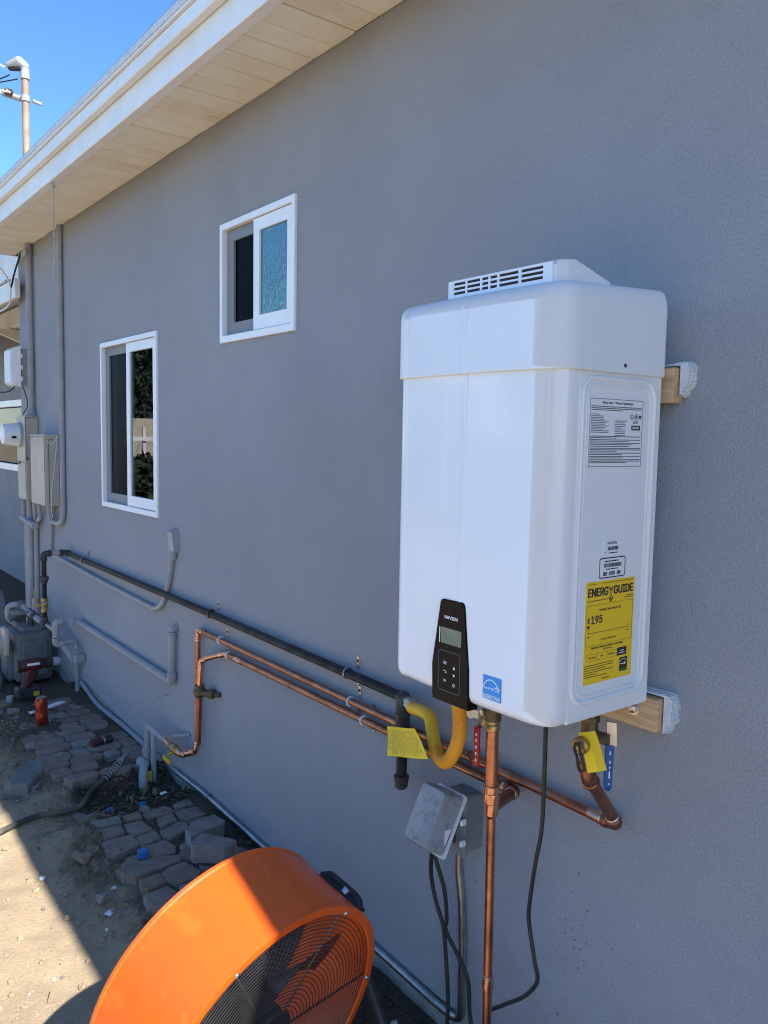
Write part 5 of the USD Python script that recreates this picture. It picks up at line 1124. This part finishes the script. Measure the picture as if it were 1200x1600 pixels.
part(gm, 'union_nipple', cyl((-5.30, 1.413, .537), (-5.17, 1.42, .530), .014, 12), 'galvanised', 40)
part(gm, 'inlet_pipe', tube(fillet([(-5.86, 1.50, .47), (-5.86, 1.50, .55), (-6.0, 1.52, .58), (-6.0, 1.52, 0)], .04), .019, 12), 'grey_paint', 40)
wb = thing('grey_wall_box', 'small grey vent box angled out from the wall behind the gas meter', 'box', (-5.2, 1.53, .33))
part(wb, 'hood', hull([(-5.50, 1.579, .50), (-5.50, 1.49, .47), (-5.12, 1.579, .40), (-5.12, 1.50, .38), (-5.50, 1.579, .43), (-5.50, 1.50, .41), (-5.12, 1.579, .33), (-5.12, 1.51, .32)]), 'utility_grey', 20)
part(wb, 'end_box', box(-5.118, -5.07, 1.515, 1.578, .325, .375, .006), 'grey_paint', 30)
# painted water stub at the foot of the copper riser
ws = thing('hose_bibb_stub', 'grey painted pipe loop and thick curved stub at the foot of the copper', 'pipe', (-3.75, 1.48, .03))
pipe(ws, [(-3.64, 1.50, .290), (-3.845, 1.495, .302), (-3.85, 1.49, .16)], .0135, 'grey_paint', .02)
pipe(ws, [(-3.775, 1.497, .297), (-3.775, 1.495, .02)], .0135, 'grey_paint', name='riser')
part(ws, 'fitting', cat(stack((-3.85, 1.49, .19), -Z, [(0, .015), (.003, .022), (.03, .022), (.034, .018), (.06, .023), (.075, .023)], 14), cyl((-3.85, 1.49, .15), (-3.89, 1.53, .15), .02, 12, .003), cyl((-3.86, 1.46, .125), (-3.80, 1.46, .125), .024, 14, .004)), 'grey_paint', 30)
part(ws, 'curved_stub', tube(spline([(-3.80, 1.462, .128), (-3.765, 1.44, .115), (-3.745, 1.43, .07), (-3.735, 1.432, .02), (-3.69, 1.455, -.03)], 8), .021, 14), 'grey_paint', 50)
part(ws, 'yellow_tag', box(-3.748, -3.742, 1.452, 1.474, .06, .11, .001), 'tag_mustard', False)
lw = thing('loose_wire', 'thin bare wire sprouting from the wall above the painted stub', 'wire', (-3.8, 1.56, .3))
part(lw, 'strand', tube(spline([(-3.775, 1.579, .46), (-3.80, 1.54, .452), (-3.86, 1.53, .41), (-3.80, 1.53, .34), (-3.76, 1.52, .30)], 8), .0022, 6), 'grey_paint', 60)
stub = thing('wall_stub_pipe', 'short grey pipe stub poking from the wall beside the brass valve', 'pipe', (-3.53, 1.56, .32))
part(stub, 'stub', cyl((-3.53, 1.58, .335), (-3.60, 1.52, .318), .009, 10), 'grey_paint', 40)
# hanging chain at the eave
ch = thing('hanging_chain', 'thin steel chain hanging from the fascia beside the grey conduit', 'chain', (-4.5, 1.272, 2.43))
cm = []
nl = 34
for k in range(nl):
    zc = 3.024 - k * (.595 / nl); h_, w_ = .0120, .0055
    t = np.linspace(0, 2 * np.pi, 12, endpoint=False); a_ = (k % 2) * math.pi / 2 + .5
    cm.append(tube([(-4.495 - .0006 * k + w_ * math.cos(q) * math.cos(a_), 1.272 + w_ * math.cos(q) * math.sin(a_), zc + h_ * math.sin(q)) for q in t], .0014, 5, True))
part(ch, 'links', cat(cm), 'chain_zinc', 60, kind='stuff')
part(ch, 'hook', tube(spline([(-4.495, 1.272, 3.03), (-4.495, 1.262, 3.015), (-4.495, 1.272, 3.004), (-4.495, 1.28, 3.012)], 6), .0025, 6), 'galvanised', 60)
# weathered planks leaning past the corner
for k, (a, b, lab) in enumerate((((-7.2, 1.52, .42), (-6.25, 1.40, .06), 'upper weathered grey plank lying slanted past the house corner'), ((-7.1, 1.40, .25), (-6.35, 1.28, .04), 'lower weathered plank beside the gas meter at the far left'))):
    a, b = np.array(a), np.array(b); d = b - a; n_ = np.array([0, 0, 1.0]); s_ = np.cross(d, n_); s_ /= np.linalg.norm(s_)
    single('plank', hull([p + s_ * w + n_ * h for p in (a, b) for w in (-.05, .05) for h in (-.02, .02)]), 'wood_grey', lab, 'plank', smooth=False)

# ------------------------------------------------------------------ the yard behind the camera, seen in reflections
lw_ = trimesh.creation.box((40, 30, .02)); lw_.apply_translation((-14, -21.0, .075))
single('lawn', lw_, 'lawn', kind='structure', smooth=False, base=(0, 0, 0))
bw = single('block_wall', box(-16.4, -16.2, -5.6, -1.2, -.3, 2.05), 'cream_block', 'cream block wall across the yard, seen in window reflection', 'wall', smooth=False)
pf = thing('picket_fence', 'white picket fence across the yard, seen in window reflection', 'fence', (-14, -3, 0))
for k in range(12):
    y = -4.8 + k * .32
    part(pf, 'picket', box(-14.03, -13.97, y - .022, y + .022, -.1, 1.86), 'vinyl', False)
part(pf, 'rail', box(-13.96, -13.93, -5, -1.1, 1.62, 1.69), 'vinyl', False); part(pf, 'rail', box(-13.96, -13.93, -5, -1.1, .5, .57), 'vinyl', False)
def shrub(name, x, y, z0, rx, ry, rz, n, seed, label):
    t = thing(name, label, 'tree' if 'tree' in name else 'hedge', (x, y, 0)); r = np.random.default_rng(seed); ms = []
    for _ in range(int(n * 9)):
        d = r.normal(0, 1, 3); d /= np.linalg.norm(d); c = np.array([x, y, z0]) + d * [rx, ry, rz] * r.uniform(.55, 1.05); u, v = r.normal(0, .04, 3), r.normal(0, .04, 3)
        ms.append(trimesh.Trimesh([c - u, c + v, c + u, c - v], [(0, 1, 2), (0, 2, 3)], process=False))
    part(t, 'crown', cat(ms), 'hedge', False); part(t, 'trunk', tube([(x, y, -.1), (x + .05, y, z0 * .6), (x, y, z0)], [.16, .12, .08], 8), 'bark', 40)
shrub('hedge', -13.2, -2.8, .7, .6, 2.2, .75, 1400, 1, 'low dark hedge before the picket fence')
shrub('tree', -20, -3.2, 4.2, 2.2, 2.4, 2.4, 2200, 2, 'broad dark tree behind the cream wall')
nb = thing('neighbour_house', 'neighbour house with a white edged patio roof across the yard', 'house', (-19, -8, 0))
part(nb, 'wall', box(-26, -19, -16, -5.8, -.3, 3.4), 'stucco_far', False); part(nb, 'patio_roof', box(-19, -15.4, -15, -5.6, 3.15, 3.25), 'shingle', False); part(nb, 'fascia', box(-15.4, -15.33, -15, -5.6, 3.05, 3.3), 'eave_white', False)
for k in range(3): part(nb, 'post', box(-15.6, -15.45, -5.9 - k * 4, -5.75 - k * 4, -.2, 3.14), 'eave_white', False)

wf = thing('added_board_fence', 'tall brown board fence added across the lawn, seen only in reflections', 'fence', (-5, -9.5, 0))  # unseen fence, added to darken the panel reflection and block low sky
for k in range(60): part(wf, 'board', box(-13 + k * .3, -12.72 + k * .3, -9.5, -9.47, 0, 1.85), 'wood_grey', False)
for k, (x, y) in enumerate(((-10.5, -12.5), (-6.5, -12), (-2, -13), (3, -12.5))): shrub('tree', x, y, 3.4, 1.9, 1.6, 1.8, 1500, 20 + k, ('round', 'bushy', 'wide', 'lone')[k] + ' dark tree added behind the board fence to block low sky, seen only in reflections')  # unseen trees, added to cut off the pale sky near the horizon
